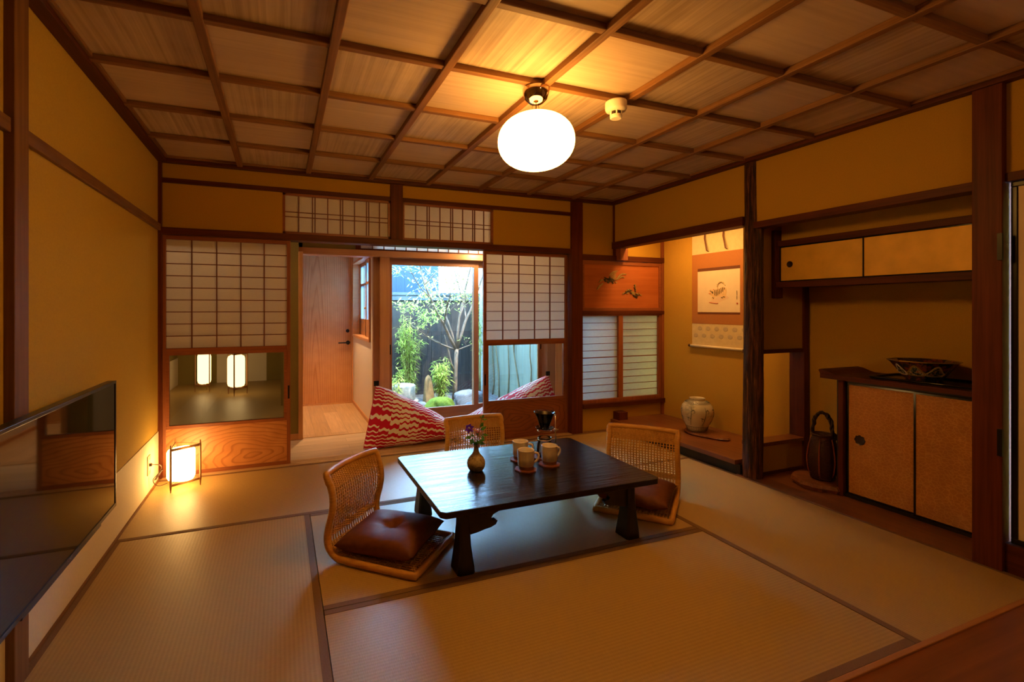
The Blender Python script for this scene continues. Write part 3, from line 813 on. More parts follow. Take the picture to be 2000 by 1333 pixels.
for yy in (.14, -.06):
    b = B()
    prof = [(-.004, yy, 1.10), (-.012, yy+.002, .985), (-.020, yy-.030, .870), (-.004, yy-.036, .862)]
    for k in range(3):
        (xa, ya, za), (xb, yb, zb) = prof[k], prof[k+1]
        b.hexa([(xa, ya-.007, za), (xa-.002, ya-.007, za), (xa-.002, ya+.007, za), (xa, ya+.007, za), (xb, yb-.007, zb), (xb-.002, yb-.007, zb), (xb-.002, yb+.007, zb), (xb, yb+.007, zb)])
    b.build('ribbon', DARKBRO, t)
# the little tiger: flat brush shapes laid on the picture
def flat(poly, x0, x1, mat, nm):
    b = B(); b.prism([(y-3.20, z-.845) for y, z in poly], 'x', x0, x1); return b.build(nm, mat, t)
TIGC = plain('pale tiger wash', (.70,.50,.27), .8, .2, var=.1, vs=40)
INK = plain('brush ink', (.05,.035,.025), .8, .2)
REDINK = plain('red brush ink', (.55,.10,.05), .8, .2)
flat([(3.300,1.243),(3.215,1.231),(3.085,1.277),(3.130,1.306),(3.20,1.29)], -.0050, -.0046, plain('pale toy stand wash', (.72,.54,.40), .8, .2), 'toy_stand')
body = [(3.296,1.318),(3.301,1.345),(3.285,1.358),(3.262,1.352),(3.246,1.362),(3.236,1.352),(3.20,1.358),(3.150,1.378),(3.118,1.362),(3.110,1.335),(3.118,1.300),(3.125,1.272),(3.170,1.272),(3.160,1.298),(3.195,1.292),(3.232,1.290),(3.250,1.262),(3.268,1.268),(3.262,1.300),(3.28,1.303)]
flat(body, -.0053, -.0046, TIGC, 'tiger_body')
def brush(paths, w, mat, nm, x=-.0058):
    for p_ in paths:
        b = B()
        b.tube([(x, y-3.20, z-.845) for y, z in p_], [w*(.5+.5*math.sin(PI*(i+.5)/len(p_))) for i in range(len(p_))], 5)
        b.build(nm, mat, t)
brush([[(3.238,1.352),(3.232,1.325),(3.238,1.302)],[(3.222,1.354),(3.216,1.325),(3.222,1.298)],[(3.205,1.356),(3.199,1.328),(3.204,1.302)],[(3.188,1.360),(3.182,1.334),(3.186,1.312)],[(3.171,1.366),(3.166,1.342),(3.168,1.322)],[(3.154,1.372),(3.150,1.350),(3.151,1.332)],[(3.137,1.370),(3.134,1.352)],[(3.26,1.285),(3.245,1.275)],[(3.168,1.283),(3.150,1.278)],[(3.150,1.290),(3.128,1.285)],[(3.284,1.346),(3.274,1.336)],[(3.27,1.34),(3.262,1.325)],[(3.258,1.338),(3.254,1.318)]], .0032, INK, 'tiger_stripe')
brush([[(3.205,1.362),(3.208,1.392),(3.192,1.414),(3.168,1.421),(3.142,1.412),(3.128,1.390)]], .0055, TIGC, 'tiger_tail', -.0052)
brush([[(3.214,1.385),(3.202,1.383)],[(3.210,1.402),(3.197,1.396)],[(3.197,1.415),(3.188,1.406)],[(3.180,1.424),(3.175,1.412)],[(3.162,1.424),(3.163,1.412)],[(3.146,1.418),(3.152,1.407)],[(3.135,1.404),(3.142,1.398)],[(3.131,1.392),(3.124,1.388)]], .0030, INK, 'tail_stripe')
brush([[(3.302,1.322),(3.290,1.318),(3.280,1.322)],[(3.252,1.358),(3.246,1.352)],[(3.298,1.240),(3.215,1.229),(3.20,1.232)]], .0028, REDINK, 'red_brush_mark')
random.seed(2)
brush([[(3.012-.004*random.random(), 1.335-.008*k), (3.006+.004*random.random(), 1.332-.008*k)] for k in range(9)] + [[(3.010,1.338),(3.007,1.30)],[(3.008,1.29),(3.009,1.262)]], .0022, INK, 'signature')
brush([[(3.008,1.235),(3.008,1.222)],[(3.003,1.234),(3.003,1.222)]], .0045, REDINK, 'seal')

# ------------------------------------------------------------------ tatami mats
def mat_(name_label, x0, x1, y0, y1, along, b0=True, b1=True):
    cx, cy = (x0+x1)/2, (y0+y1)/2
    t = thing('tatami_mat', name_label, 'tatami mat', (cx, cy, -.034))
    hx, hy = (x1-x0)/2-.0015, (y1-y0)/2-.0015
    w = .030
    b = B(); b.box(-hx, hx, -hy, hy, 0, .034); b.build('mat', TATX if along == 'x' else TATY, t)
    for s_, on in ((-1, b0), (1, b1)):
        if not on: continue
        b = B()
        if along == 'x':
            y = s_*hy; b.box(-hx-.0003, hx+.0003, min(y, y-s_*w), max(y, y-s_*w), .005, .0352)
        else:
            x = s_*hx; b.box(min(x, x-s_*w), max(x, x-s_*w), -hy-.0003, hy+.0003, .005, .0352)
        b.build('edging', HERI, t)
mat_('tatami mat along the left wall under the tv', -.788, .155, 1.003, 2.905, 'y')
mat_('tatami mat under the paper lantern at the sliding doors', -.788, 1.11, 2.905, 3.852, 'x')
mat_('tatami mat at the foot of the window side, beside the alcove corner', 1.11, 3.028, 2.905, 3.852, 'x')
mat_('tatami mat under the low black table', .155, 2.085, 1.955, 2.905, 'x')
mat_('open tatami mat between the low table and the wooden floor', .155, 2.085, 1.003, 1.955, 'x')
mat_('tatami mat along the alcove in front of the low cabinet', 2.085, 3.028, 1.003, 2.905, 'y')

# ------------------------------------------------------------------ low table
t = thing('low_table', 'low black brown lacquered wooden table in the middle of the room', 'table', (1.225, 2.36, .0014))
b = B()
hx, hy, c_ = .592, .423, .022
b.prism([(-hx+c_,-hy),(hx-c_,-hy),(hx,-hy+c_),(hx,hy-c_),(hx-c_,hy),(-hx+c_,hy),(-hx,hy-c_),(-hx,-hy+c_)], 'z', .282, .310)
b.build('tabletop', TABLEW, t, bevel=.004)
for sx in (-1, 1):
    for sy in (-1, 1):
        b = B()
        def q(x, y, z): return (sx*x, sy*y, z)
        # tall tapering leg, wider and splayed at the foot
        rings = [(.0, .418,.500, .270,.378), (.03, .420,.498, .273,.377), (.12, .432,.488, .283,.370), (.20, .436,.482, .288,.366), (.283, .438,.480, .290,.364)]
        V = []
        for z, xa, xb, ya, yb in rings:
            e = .010
            ring = [(xa+e,ya),(xb-e,ya),(xb,ya+e),(xb,yb-e),(xb-e,yb),(xa+e,yb),(xa,yb-e),(xa,ya+e)]
            V.append([b.bm.verts.new(q(x, y, z)) for x, y in ring])
        for A, C in zip(V, V[1:]):
            for k in range(8): b.bm.faces.new((A[k], A[(k+1) % 8], C[(k+1) % 8], C[k]))
        b.bm.faces.new(V[0]); b.bm.faces.new(V[-1])
        b.build('leg', TABLEL, t)
        b = B()
        poly = [(.442,.282),(.215,.282),(.235,.262),(.262,.250),(.292,.248),(.318,.238),(.330,.222),(.322,.210),(.306,.212),(.297,.205),(.305,.190),(.330,.180),(.360,.176),(.395,.168),(.442,.162)]
        b.prism([(sx*x, z) for x, z in poly], 'y', sy*.325, sy*.350)
        b.build('cloud_bracket', TABLEL, t)
for sy in (-1, 1):
    b = B(); b.box(-.44, .44, sy*.338-.014, sy*.338+.014, .250, .282); b.build('apron', TABLEL, t)
for sx in (-1, 1):
    b = B(); b.box(sx*.46-.012, sx*.46+.012, -.29, .29, .235, .282); b.build('apron', TABLEL, t)

# ------------------------------------------------------------------ rattan floor chairs
def chair_profile(u):
    """u 0..1 from the front of the seat, round the bend, to the top of the back: (x, z)"""
    P_ = [(.215,.020),(.10,.020),(-.02,.020),(-.13,.021),(-.195,.030),(-.232,.062),(-.246,.105),(-.238,.160),(-.222,.215),(-.214,.270),(-.220,.325),(-.238,.375),(-.252,.405)]
    n = len(P_)-1
    f = min(max(u, 0), .99999)*n; i = int(f); g = f-i
    p0, p1, p2, p3 = P_[max(i-1,0)], P_[i], P_[i+1], P_[min(i+2,n)]
    def cr(a, b_, c, d): return .5*((2*b_)+(-a+c)*g+(2*a-5*b_+4*c-d)*g*g+(-a+3*b_-3*c+d)*g**3)
    return cr(p0[0],p1[0],p2[0],p3[0]), cr(p0[1],p1[1],p2[1],p3[1])
def halfw(u): return .205 + .006*math.sin(u*PI) + (.006 if u > .9 else 0)
def curve_in(u, v):
    """gentle hollow across the back"""
    k = max(0, (u-.5)/.5)
    return -.030*k*(1-v*v)
def cp(u, v):
    x, z = chair_profile(u)
    return Vector((x + curve_in(u, v), v*halfw(u), z))
def make_chair(label):
    t = thing('rattan_floor_chair', label, 'floor chair', (0,0,0), 0, 'rattan floor chairs at the low table')
    # bound rim: one closed loop
    loop = []
    for k in range(45): loop.append(cp(k/44, 1))
    for k in range(1, 16): loop.append(cp(1, 1-2*k/16))
    for k in range(45): loop.append(cp(1-k/44, -1))
    for k in range(1, 16): loop.append(cp(0, -1+2*k/16))
    b = B(); b.tube(loop, .0165, 10, closed=True)
    b.build('rim', WICKERR, t, smooth=True)
    # uprights (warp) and weavers (weft)
    NW, NU = 23, 60
    b = B()
    for i in range(NW):
        v = -1+2*(i+.5)/NW
        pts = [cp(.46+.54*k/30, v) for k in range(31)]
        b.tube(pts, .0042, 5, caps=False)
    for j in range(62):
        u = .50 + .50*(j+.5)/62
        open_ = .56 < u < .84
        if open_ and j % 3: continue
        pts = []
        for i in range(NW*2+1):
            v = -1+2*i/(NW*2)
            p = cp(u, v); n_ = .0034*(1 if (i//2+j//(2 if open_ else 1)) % 2 else -1)*(1 if i % 2 else 0)
            p.x += n_
            pts.append(p)
        b.tube(pts, .0029, 4, caps=False)
    b.build('woven_back', WICKER, t, smooth=True)
    b = B()
    for i in range(NW):
        v = -1+2*(i+.5)/NW
        b.tube([cp(.46*k/12, v) for k in range(13)], .0038, 5, caps=False)
    for j in range(54):
        u = .46*(j+.5)/54
        if 3 < j < 9 and j % 2: continue
        pts = []
        for i in range(NW*2+1):
            v = -1+2*i/(NW*2); p = cp(u, v); p.z += .0030*(1 if (i//2+j) % 2 else -1)*(1 if i % 2 else 0)
            pts.append(p)
        b.tube(pts, .0030, 4, caps=False)
    b.build('woven_seat', WICKER, t, smooth=True)
    return t
ch = make_chair('rattan floor chair at the left end of the low table')
CHL = ((.525, 2.325, -.004), R(-43))
ch.location, ch.rotation_euler = CHL[0], (0,0,CHL[1])
CHR = ((2.005, 2.335, -.004), R(180+41.5))
dup(ch, CHR[0], CHR[1], 'rattan floor chair beside the alcove at the right end of the table')
dup(ch, (1.285, 2.94, -.004), R(-90), 'rattan floor chair behind the table with its back to the garden')

# ------------------------------------------------------------------ floor cushions
def make_cushion(label, loc, rz, sc_=1.0):
    def f(u, v):
        x, y = 2*u-1, 2*v-1
        return x, y
    b = B(); n = 28; h = .185
    def surf(sgn):
        V = []
        for i in range(n+1):
            row = []
            for j in range(n+1):
                x, y = 2*i/n-1, 2*j/n-1
                e = (1-abs(x)**3.2)*(1-abs(y)**3.2)
                th = .056*max(0, e)**.42
                d = math.hypot(x, y)
                if sgn > 0:
                    th = th*(1-.50*math.exp(-(d/.20)**2)) - .010*math.exp(-(d/.42)**2)
                    th += .004*math.sin(5*math.atan2(y, x)+1)*math.exp(-((d-.35)/.2)**2)
                pin = 1-.07*(1-abs(x)**2)*(abs(y)**4)-.0
                pin2 = 1-.07*(1-abs(y)**2)*(abs(x)**4)
                row.append((x*h*pin2*sc_, y*h*pin*sc_, .058+sgn*th))
            V.append(row)
        return V
    T, L_ = surf(1), surf(-1)
    vt = [[b.bm.verts.new(p) for p in r_] for r_ in T]
    vl = [[vt[i][j] if i in (0,n) or j in (0,n) else b.bm.verts.new(L_[i][j]) for j in range(n+1)] for i in range(n+1)]
    for i in range(n):
        for j in range(n):
            b.bm.faces.new((vt[i][j], vt[i+1][j], vt[i+1][j+1], vt[i][j+1]))
            b.bm.faces.new((vl[i][j], vl[i][j+1], vl[i+1][j+1], vl[i+1][j]))
    t = thing('floor_cushion', label, 'cushion', loc, rz)
    b.build('cover', CUSH, t, smooth=True)
    b = B(); b.lathe([(0,0),(.010,.001),(.011,.004),(.006,.007),(0,.008)], (0,0,.060), 14, cap0=False); b.build('tuft', CUSH, t, smooth=True)
    return t
def offs(c, d, fx):
    (x, y, z), a = c
    return (x+math.cos(a)*fx, y+math.sin(a)*fx, d)
make_cushion('russet brown tufted cushion on the chair left of the table', offs(CHL, .020, -.022), CHL[1]+R(4), 1.08)
make_cushion('russet brown cushion on the chair beside the alcove', offs(CHR, .020, -.022), CHR[1]-R(3), 1.08)

# ------------------------------------------------------------------ things on the table
TZ = .3118
MUG = plain('cream mug glaze', (.74,.64,.48), .35, .45, var=.05, vs=50)
MUGB = plain('bare brown clay foot', (.30,.15,.06), .7, .3)
COAST = wood('red brown coaster wood', (.11,.030,.010), (.20,.060,.019), 'x', 60, .5, .15)
def coaster(loc, label, rz=0):
    b = B(); b.prism([(.062*math.cos(PI/8+k*PI/4), .062*math.sin(PI/8+k*PI/4)) for k in range(8)], 'z', 0, .006)
    b.lathe([(.036,.0061),(.038,.0078),(.040,.0061)], n=24, cap0=False)
    o = b.build('coaster', COAST, loc=loc); o.rotation_euler = (0,0,rz)
    return tag(o, label, 'coaster', 'octagonal wooden coasters')
def make_mug(label):
    t = thing('mug', label, 'mug', (0,0,0), 0, 'cream stoneware mugs')
    b = B(); b.lathe([(.0405,.017),(.0430,.020),(.0445,.06),(.0452,.098),(.0458,.1005),(.0440,.102),(.0425,.100),(.0415,.06),(.040,.014),(0,.011)], n=40, cap0=False); b.build('body', MUG, t, smooth=True)
    b = B(); b.lathe([(.036,0),(.0385,.003),(.0405,.017)], n=40); o = b.build('foot', MUGB, t, smooth=True); o['label'] = 'unglazed brown foot'
    b = B(); b.tube([(.040,0,.080),(.055,0,.082),(.066,0,.078),(.072,0,.066),(.069,0,.052),(.058,0,.036),(.040,0,.028)], [.0075,.007,.0068,.0066,.0064,.0064,.007], 8); b.build('handle', MUG, t, smooth=True)
    return t
mA, mB, mC = (1.232, 2.305), (1.395, 2.333), (1.285, 2.470)
coaster((mA[0], mA[1], TZ), 'octagonal coaster under the front mug', .2)
coaster((mB[0], mB[1], TZ), 'octagonal coaster under the mug beside the glass server', .1)
coaster((mC[0], mC[1], TZ), 'octagonal coaster under the rear mug, mostly hidden', .3)
mg = make_mug('cream mug nearest the bottle vase, in front of the others')
mg.location = (mA[0], mA[1], TZ+.0075); mg.rotation_euler = (0,0,R(-12))
dup(mg, (mB[0], mB[1], TZ+.0075), R(5), 'cream mug in front of the coffee dripper stand')
dup(mg, (mC[0], mC[1], TZ+.0075), R(-15), 'cream mug standing behind the front mug')
# pour over set
CLEAR = thinglass('clear table glass', (.97,.97,.96), 1.5)
CONE = plain('dark coffee filter mesh', (.018,.013,.010), .35, .5, metal=.3)
t = thing('dripper_stand', 'brass and wood stand holding a coffee dripper on the table', 'coffee stand', (1.435, 2.455, TZ))
b = B(); b.prism([(.078*math.cos(PI/8+k*PI/4), .078*math.sin(PI/8+k*PI/4)) for k in range(8)], 'z', 0, .010); b.build('base', COAST, t)
px_, py_ = .066, -.012
b = B(); b.tube([(px_,py_,.009),(px_,py_,.245)], .0032, 10); b.lathe([(0,-.004),(.005,-.003),(.005,.003),(0,.004)], (px_,py_,.246), 10, cap0=False); b.build('pole', BRASS, t, smooth=True)
b = B(); b.tube([(.040*math.cos(2*PI*k/32), .040*math.sin(2*PI*k/32), .158) for k in range(32)], .0026, 8, closed=True); b.tube([(.040,-.006,.158),(px_+.008,py_,.158)], .0028, 8); b.lathe([(0,-.008),(.0075,-.008),(.0075,.008),(0,.008)], (px_,py_,.158), 12, cap0=False); b.tube([(px_,py_,.158),(px_+.018,py_-.002,.160)], .0035, 8); b.build('ring', BRASS, t, smooth=True)
t = thing('coffee_dripper', 'black cone coffee dripper with glass collar on the stand', 'dripper', (1.435, 2.455, TZ+.161))
b = B(); b.lathe([(.021,.004),(.024,.012),(.0605,.103),(.0625,.106),(.059,.105),(.022,.014),(.018,.004)], n=48); b.build('glass_cone', CLEAR, t, smooth=True)
b = B(); b.lathe([(.017,.004),(.0205,.014),(.0555,.098),(.0575,.100),(.054,.098),(.018,.014),(0,.012)], n=40); b.build('filter', CONE, t, smooth=True)
b = B(); b.lathe([(.020,.001),(.050,.010),(.054,.017),(.052,.018),(.046,.012),(.020,.005)], n=40); b.build('glass_collar', CLEAR, t, smooth=True)
t = thing('coffee_server', 'empty clear glass coffee server under the dripper', 'coffee server', (1.435, 2.455, TZ+.0105))
b = B(); b.lathe([(.044,.0),(.049,.004),(.050,.020),(.046,.055),(.038,.085),(.036,.098),(.041,.108),(.039,.108),(.0345,.098),(.0365,.085),(.0445,.055),(.0485,.020),(.046,.004),(0,.003)], n=48); b.build('body', CLEAR, t, smooth=True)
b = B(); b.tube([(-.036,0,.100),(-.055,0,.098),(-.072,0,.080),(-.078,0,.060),(-.066,0,.036),(-.050,0,.022)], [.005,.0045,.0042,.0042,.0045,.005], 8); b.build('handle', CLEAR, t, smooth=True)
b = B(); b.tube([(.0375*math.cos(2*PI*k/32), .0375*math.sin(2*PI*k/32), .096) for k in range(32)], .0022, 6, closed=True); b.build('neck_band', BRASS, t, smooth=True)
# bottle vase with clematis
m, nt, out = newmat('speckled ash glaze'); p = bsdf(nt, out, .45, .4)
n1 = noise(nt, coords(nt, (1,1,1)), 90, 3, .7); n2_ = noise(nt, coords(nt, (1,1,1)), 18, 3)
r1 = ramp(nt, n1.outputs[0], [(.36, (.10,.065,.035)), (.46, (.36,.29,.17)), (.6, (.44,.36,.22))])
nt.links.new(r1.outputs[0], p.inputs['Base Color']); ASH = m
t = thing('bottle_vase', 'small speckled grey brown bottle vase on the table', 'vase', (.977, 2.391, TZ))
b = B(); b.lathe([(.026,0),(.036,.004),(.046,.020),(.0495,.038),(.047,.056),(.037,.074),(.022,.090),(.0145,.104),(.0125,.120),(.0135,.136),(.0165,.143),(.0150,.1445),(.0115,.140),(.0105,.12),(.018,.09),(.03,.05),(0,.01)], n=40); b.build('body', ASH, t, smooth=True)
LEAFG = foliage('garden flower leaf', (.05,.13,.02), (.10,.22,.035), .3)
PURPLE = foliage('clematis petal', (.10,.016,.17), (.17,.035,.24), .35)
STEM = plain('flower stem', (.10,.14,.035), .6, .3)
t = thing('clematis_sprig', 'purple clematis with green leaves standing in the bottle vase', 'flower', (.977, 2.391, TZ+.11))
random.seed(12)
b = B()
stems = [[(0,0,0),(-.004,0,.05),(-.022,.004,.095),(-.045,.0,.122)], [(0,0,0),(.006,.003,.05),(.020,.0,.11),(.034,.002,.165)], [(0,0,0),(.002,-.004,.05),(-.012,-.01,.075),(-.045,-.015,.085)], [(0,0,0),(.004,.0,.04),(.018,-.006,.07),(.035,-.01,.085)]]
for s_ in stems: b.tube(s_, .0014, 5)
b.build('stem', STEM, t, smooth=True)
b = B()
def lf(p, d, L, W, dr=.15): b.leaf(Vector(p), Vector(d), Vector((0,-.6,1)), L*1.2, W*1.25, dr)
for p, d, L, W in (((-.03,-.012,.078),(-1,-.2,.1),.034,.022), ((-.022,-.01,.07),(-.5,-.5,-.6),.032,.022), ((-.008,-.01,.06),(-.2,-.8,.3),.036,.028), ((.0,-.008,.055),(.2,-.9,-.1),.036,.028), ((.012,-.008,.055),(.5,-.7,.2),.034,.026), ((.030,-.01,.082),(.9,-.3,.1),.030,.020), ((.028,-.01,.08),(.3,-.5,-.7),.026,.018), ((.020,0,.105),(.6,-.3,.5),.040,.022), ((.024,0,.12),(.3,-.4,.9),.036,.018), ((.034,.002,.165),(.3,-.2,.9),.026,.012), ((.034,.002,.165),(-.5,-.2,.8),.024,.012), ((.034,.002,.16),(.9,-.2,.2),.026,.012), ((.012,0,.07),(-.3,-.5,.7),.034,.022), ((-.012,0,.08),(-.6,-.4,.3),.030,.020), ((.004,-.006,.045),(-.7,-.6,.0),.034,.024), ((.01,-.006,.045),(.7,-.6,-.1),.034,.024)):
    lf(p, d, L, W)
b.build('leaf', LEAFG, t)
b = B()
c0 = Vector((-.045, -.004, .124))
for k in range(6):
    a = 2*PI*k/6+.3
    d = Vector((math.cos(a), -.55, math.sin(a)))
    b.leaf(c0, d, Vector((0,-1,0)), .033, .019, .03)
b.build('petal', PURPLE, t)
b = B(); b.lathe([(0,-.006),(.006,-.004),(.006,.004),(0,.007)], c0+Vector((0,-.006,0)), 8, cap0=False); b.build('stamen', plain('stamen', (.35,.22,.25), .7, .2), t, smooth=True)

# ------------------------------------------------------------------ wall mounted television
t = thing('television', 'large flat black television hung low on the left wall', 'television', (-.70, 2.10, .285))
b = B(); b.box(-.035, -.001, -.52, .52, .0, .570, bev=.004); b.build('body', TVBLACK, t)
b = B(); b.box(-.001, .0002, -.507, .507, .016, .558); b.build('screen', TVSCREEN, t)
b = B()
for (y0, y1, z0, z1) in ((-.52,.52,.558,.570),(-.52,.52,0,.016),(-.52,-.507,.016,.558),(.507,.52,.016,.558)): b.box(-.002, .003, y0, y1, z0, z1)
b.build('bezel', TVBLACK, t, bevel=.001)
b = B(); b.box(-.03, .001, -.33, .33, -.012, .0, bev=.003); b.build('speaker_bar', TVBLACK, t)
b = B(); b.box(-.088, -.035, -.16, .16, .15, .42); b.build('wall_mount', BLACKMET, t)
cu = bpy.data.curves.new('logo', 'FONT'); cu.body = 'SONY'; cu.size = .017; cu.align_x = 'CENTER'; cu.extrude = .0004
tmp = bpy.data.objects.new('logo', cu); COL.objects.link(tmp)
dg = bpy.context.evaluated_depsgraph_get()
me = bpy.data.meshes.new_from_object(tmp.evaluated_get(dg))
COL.objects.unlink(tmp); bpy.data.objects.remove(tmp)
me.materials.clear(); me.materials.append(TVLOGO)
o = bpy.data.objects.new('logo', me); COL.objects.link(o); o.parent = t
o.rotation_euler = (PI/2, 0, PI/2); o.location = (.0034, .0, .0025)

# ------------------------------------------------------------------ paper lantern lamp
LX, LY = -.608, 3.652
t = thing('paper_lantern', 'lit paper floor lantern with three tapering wooden legs', 'lantern', (LX, LY, 0))
FRAMEL = wood('lantern cedar stick', (.20,.085,.03), (.30,.14,.05), 'z', 60, .5, .3)
legs = []
for a in (R(-118), R(2), R(122)):
    legs.append(Vector((.105*math.cos(a), .105*math.sin(a), 0)))
for L in legs:
    b = B()
    for (z0, r0), (z1, r1) in (((0,.0030),(.045,.0075)), ((.045,.0075),(.270,.0070)), ((.270,.0070),(.304,.0035))):
        b.tube([(L.x, L.y, z0), (L.x, L.y, z1)], [r0, r1], 6)
    b.build('leg', FRAMEL, t)
for z in (.046, .272):
    for k in range(3):
        p, q_ = legs[k], legs[(k+1) % 3]
        b = B(); d = (q_-p).normalized(); n_ = Vector((-d.y, d.x, 0))
        for (aa) in (0,):
            pts = []
            for zz in (z-.0075, z+.0075):
                pts += [tuple(p+n_*.0025+Vector((0,0,zz))), tuple(q_+n_*.0025+Vector((0,0,zz))), tuple(q_-n_*.0025+Vector((0,0,zz))), tuple(p-n_*.0025+Vector((0,0,zz)))]
            b.hexa(pts)
        b.build('rail', FRAMEL, t)
b = B(); b.lathe([(.050,.052),(.074,.060),(.082,.075),(.082,.238),(.074,.254),(.050,.262)], n=40, cap0=False)
# rounded three sided paper drum, bulging between the legs
for v in b.bm.verts:
    a = math.atan2(v.co.y, v.co.x); k_ = 1 + .09*math.cos(3*(a-R(62))); v.co.x *= k_; v.co.y *= k_
b.build('shade', LANTERN, t, smooth=True)
b = B(); b.lathe([(.016,.0),(.018,.0)], n=8); b.bm.clear(); b.tube([legs[0]*.0+Vector((0,0,.054)), legs[1]+Vector((0,0,.054))], .003, 6); b.tube([Vector((0,0,.054)), legs[0]+Vector((0,0,.054))], .003, 6); b.tube([Vector((0,0,.054)), legs[2]+Vector((0,0,.054))], .003, 6); b.build('cross_bar', FRAMEL, t)
b = B()
pts = [(-.09,.03,.030),(-.13,.02,.020),(-.150,-.02,.045),(-.155,-.045,.085),(-.130,-.030,.115),(-.115,-.02,.150),(-.125,-.04,.175),(-.160,-.055,.185),(-.178,-.060,.186)]
sm = []
for i in range(len(pts)-1):
    for k in range(5):
        g = k/5; p0, p1, p2, p3 = [Vector(pts[max(0,min(len(pts)-1,i+j))]) for j in (-1,0,1,2)]
        sm.append(.5*((2*p1)+(-p0+p2)*g+(2*p0-5*p1+4*p2-p3)*g*g+(-p0+3*p1-3*p2+p3)*g**3))
b.tube(sm, .0026, 6)
for s_ in range(3):
    b.tube([(-.150+.004*s_, -.05+.006*s_, .080), (-.128+.004*s_, -.045+.01*s_, .115), (-.112+.003*s_, -.03+.004*s_, .135), (-.13, -.035+.01*s_, .105), (-.150+.004*s_, -.05+.006*s_, .080)], .0022, 5)
b.box(-.1785, -.158, -.068, -.052, .178, .194)
b.build('power_cord', CORD, t, smooth=False)
lantern = t
t = thing('wall_outlet', 'beige wall outlet beside the paper lantern', 'outlet', (-.786, 3.592, .185))
b = B(); b.box(-.001, .005, -.036, .036, -.060, .060, bev=.002); b.build('plate', SOCKET, t)
b = B(); b.box(.005, .0062, -.014, .014, -.034, .034); b.build('socket', WHITEPL, t)

# ------------------------------------------------------------------ pendant globe and smoke detector
PX, PY = 1.108, 1.973
t = thing('pendant_lamp', 'glowing oval opal glass globe lamp hanging from the ceiling', 'ceiling lamp', (PX, PY, 2.206))
b = B(); b.lathe([(.063,.0),(.064,-.004),(.061,-.022),(.050,-.050),(.031,-.066),(.012,-.071),(0,-.072)], n=40, cap0=True); b.build('canopy', CHROME, t, smooth=True)
b = B(); b.tube([(0,0,-.070),(0,0,-.122)], .0025, 8); b.tube([(.012,0,-.069),(.016,.002,-.09),(.010,.004,-.108)], .0012, 5); b.tube([(-.012,0,-.069),(-.020,.002,-.09),(-.012,.004,-.108)], .0012, 5); b.build('cord', CORD, t, smooth=True)
b = B()
prof = []
for k in range(25):
    a = PI*k/24; e = .86
    prof.append((.178*abs(math.sin(a))**e, -.246-.128*math.copysign(abs(math.cos(a))**.95, math.cos(a))))
prof[0] = (0.0005, prof[0][1]); prof[-1] = (.0005, prof[-1][1])
b.lathe(prof, n=64, cap0=True, cap1=True); b.build('globe', GLOBE, t, smooth=True)
b = B(); b.lathe([(.024,-.112),(.026,-.121),(.024,-.125)], n=24); b.build('globe_collar', BRASS, t, smooth=True)
t = thing('smoke_detector', 'round cream smoke detector on the ceiling right of the globe', 'smoke detector', (1.544, 1.95, 2.205))
b = B(); b.lathe([(.051,0),(.052,-.006),(.052,-.036),(.047,-.046),(.03,-.050),(0,-.050)], n=40); b.build('body', WHITEPL, t, smooth=True)
b = B(); b.lathe([(.026,-.050),(.026,-.066),(.0,-.066)], n=28, cap0=False); b.build('vent', DARKMET, t)
b = B()
for k in range(6):
    a = k*PI/3; b.box(.027*math.cos(a)-.003, .027*math.cos(a)+.003, .027*math.sin(a)-.003, .027*math.sin(a)+.003, -.068, -.048)
b.lathe([(.029,-.066),(.029,-.080),(.025,-.084),(0,-.084)], n=28); b.build('sensor_cap', WHITEPL, t)

# ------------------------------------------------------------------ hall, corridor and veranda beyond the sliding doors
wall('wall_hall', [(.02, .150, 4.62, 4.74, -.05, 2.36), (-1.6, -1.5, 3.98, 8.7, -.05, 2.36), (-1.6, .10, 8.6, 8.7, -.05, 2.36), (.0, .10, 6.32, 8.7, -.05, 2.36), (-1.6, -.79, 3.98, 4.02, -.05, 2.36)], PLASTERG)
b = B(); b.box(-1.6, .10, 4.64, 8.7, -.08, -.003); struct(b.build('floor_hall_room', TATX))
b = B(); b.box(-.95, -.22, 8.59, 8.601, 0, .62); b.box(-1.502, -1.49, 4.02, 8.6, 0, .42); struct(b.build('baseboard_hall_room', WAINS))
b = B(); b.box(.02, .150, 4.606, 4.622, -.003, .050, bev=.002); struct(b.build('baseboard_hall', LIGHTX))
trim(LIGHTZ, (.148, .186, 4.60, 4.745, -.003, 1.70))
wall('wall_corridor_left', [(.10, .188, 4.74, 6.3, -.05, 2.36)], WHITEWALL)
wall('wall_corridor_right', [(.850, .905, 4.80, 4.93, -.05, 2.36), (.850, .95, 4.93, 6.3, -.05, .86), (.850, .95, 4.93, 6.3, 1.74, 2.36), (.850, .95, 6.10, 6.3, .86, 1.74)], WHITEWALL)
b = B(); b.box(.838, .852, 4.80, 6.20, -.003, .035, bev=.002); struct(b.build('baseboard_corridor', LIGHTX))
wall('wall_corridor_end', [(.10, .95, 6.235, 6.32, -.05, 2.36)], WHITEWALL)
b = B(); b.box(-1.6, 3.2, 3.98, 4.74, 2.30, 2.35); b.box(-1.6, .10, 4.74, 8.7, 2.30, 2.35); b.box(.10, .95, 4.74, 6.3, 2.18, 2.24); struct(b.build('ceiling_hall', LIGHTX))
trim(DOORFZ, (.846, .906, 4.745, 4.80, -.003, 1.70))
trim(LIGHTZ, (.906, 1.004, 4.715, 4.84, -.003, 1.70))
trim(LIGHTX, (.02, 3.10, 4.700, 4.86, 1.692, 1.752))
trim(DARKZ, (.672, .722, 4.715, 4.82, 1.75, 2.30))
wall('wall_over_lintel', [(.02, .68, 4.74, 4.82, 1.75, 2.36)], PLASTERG)
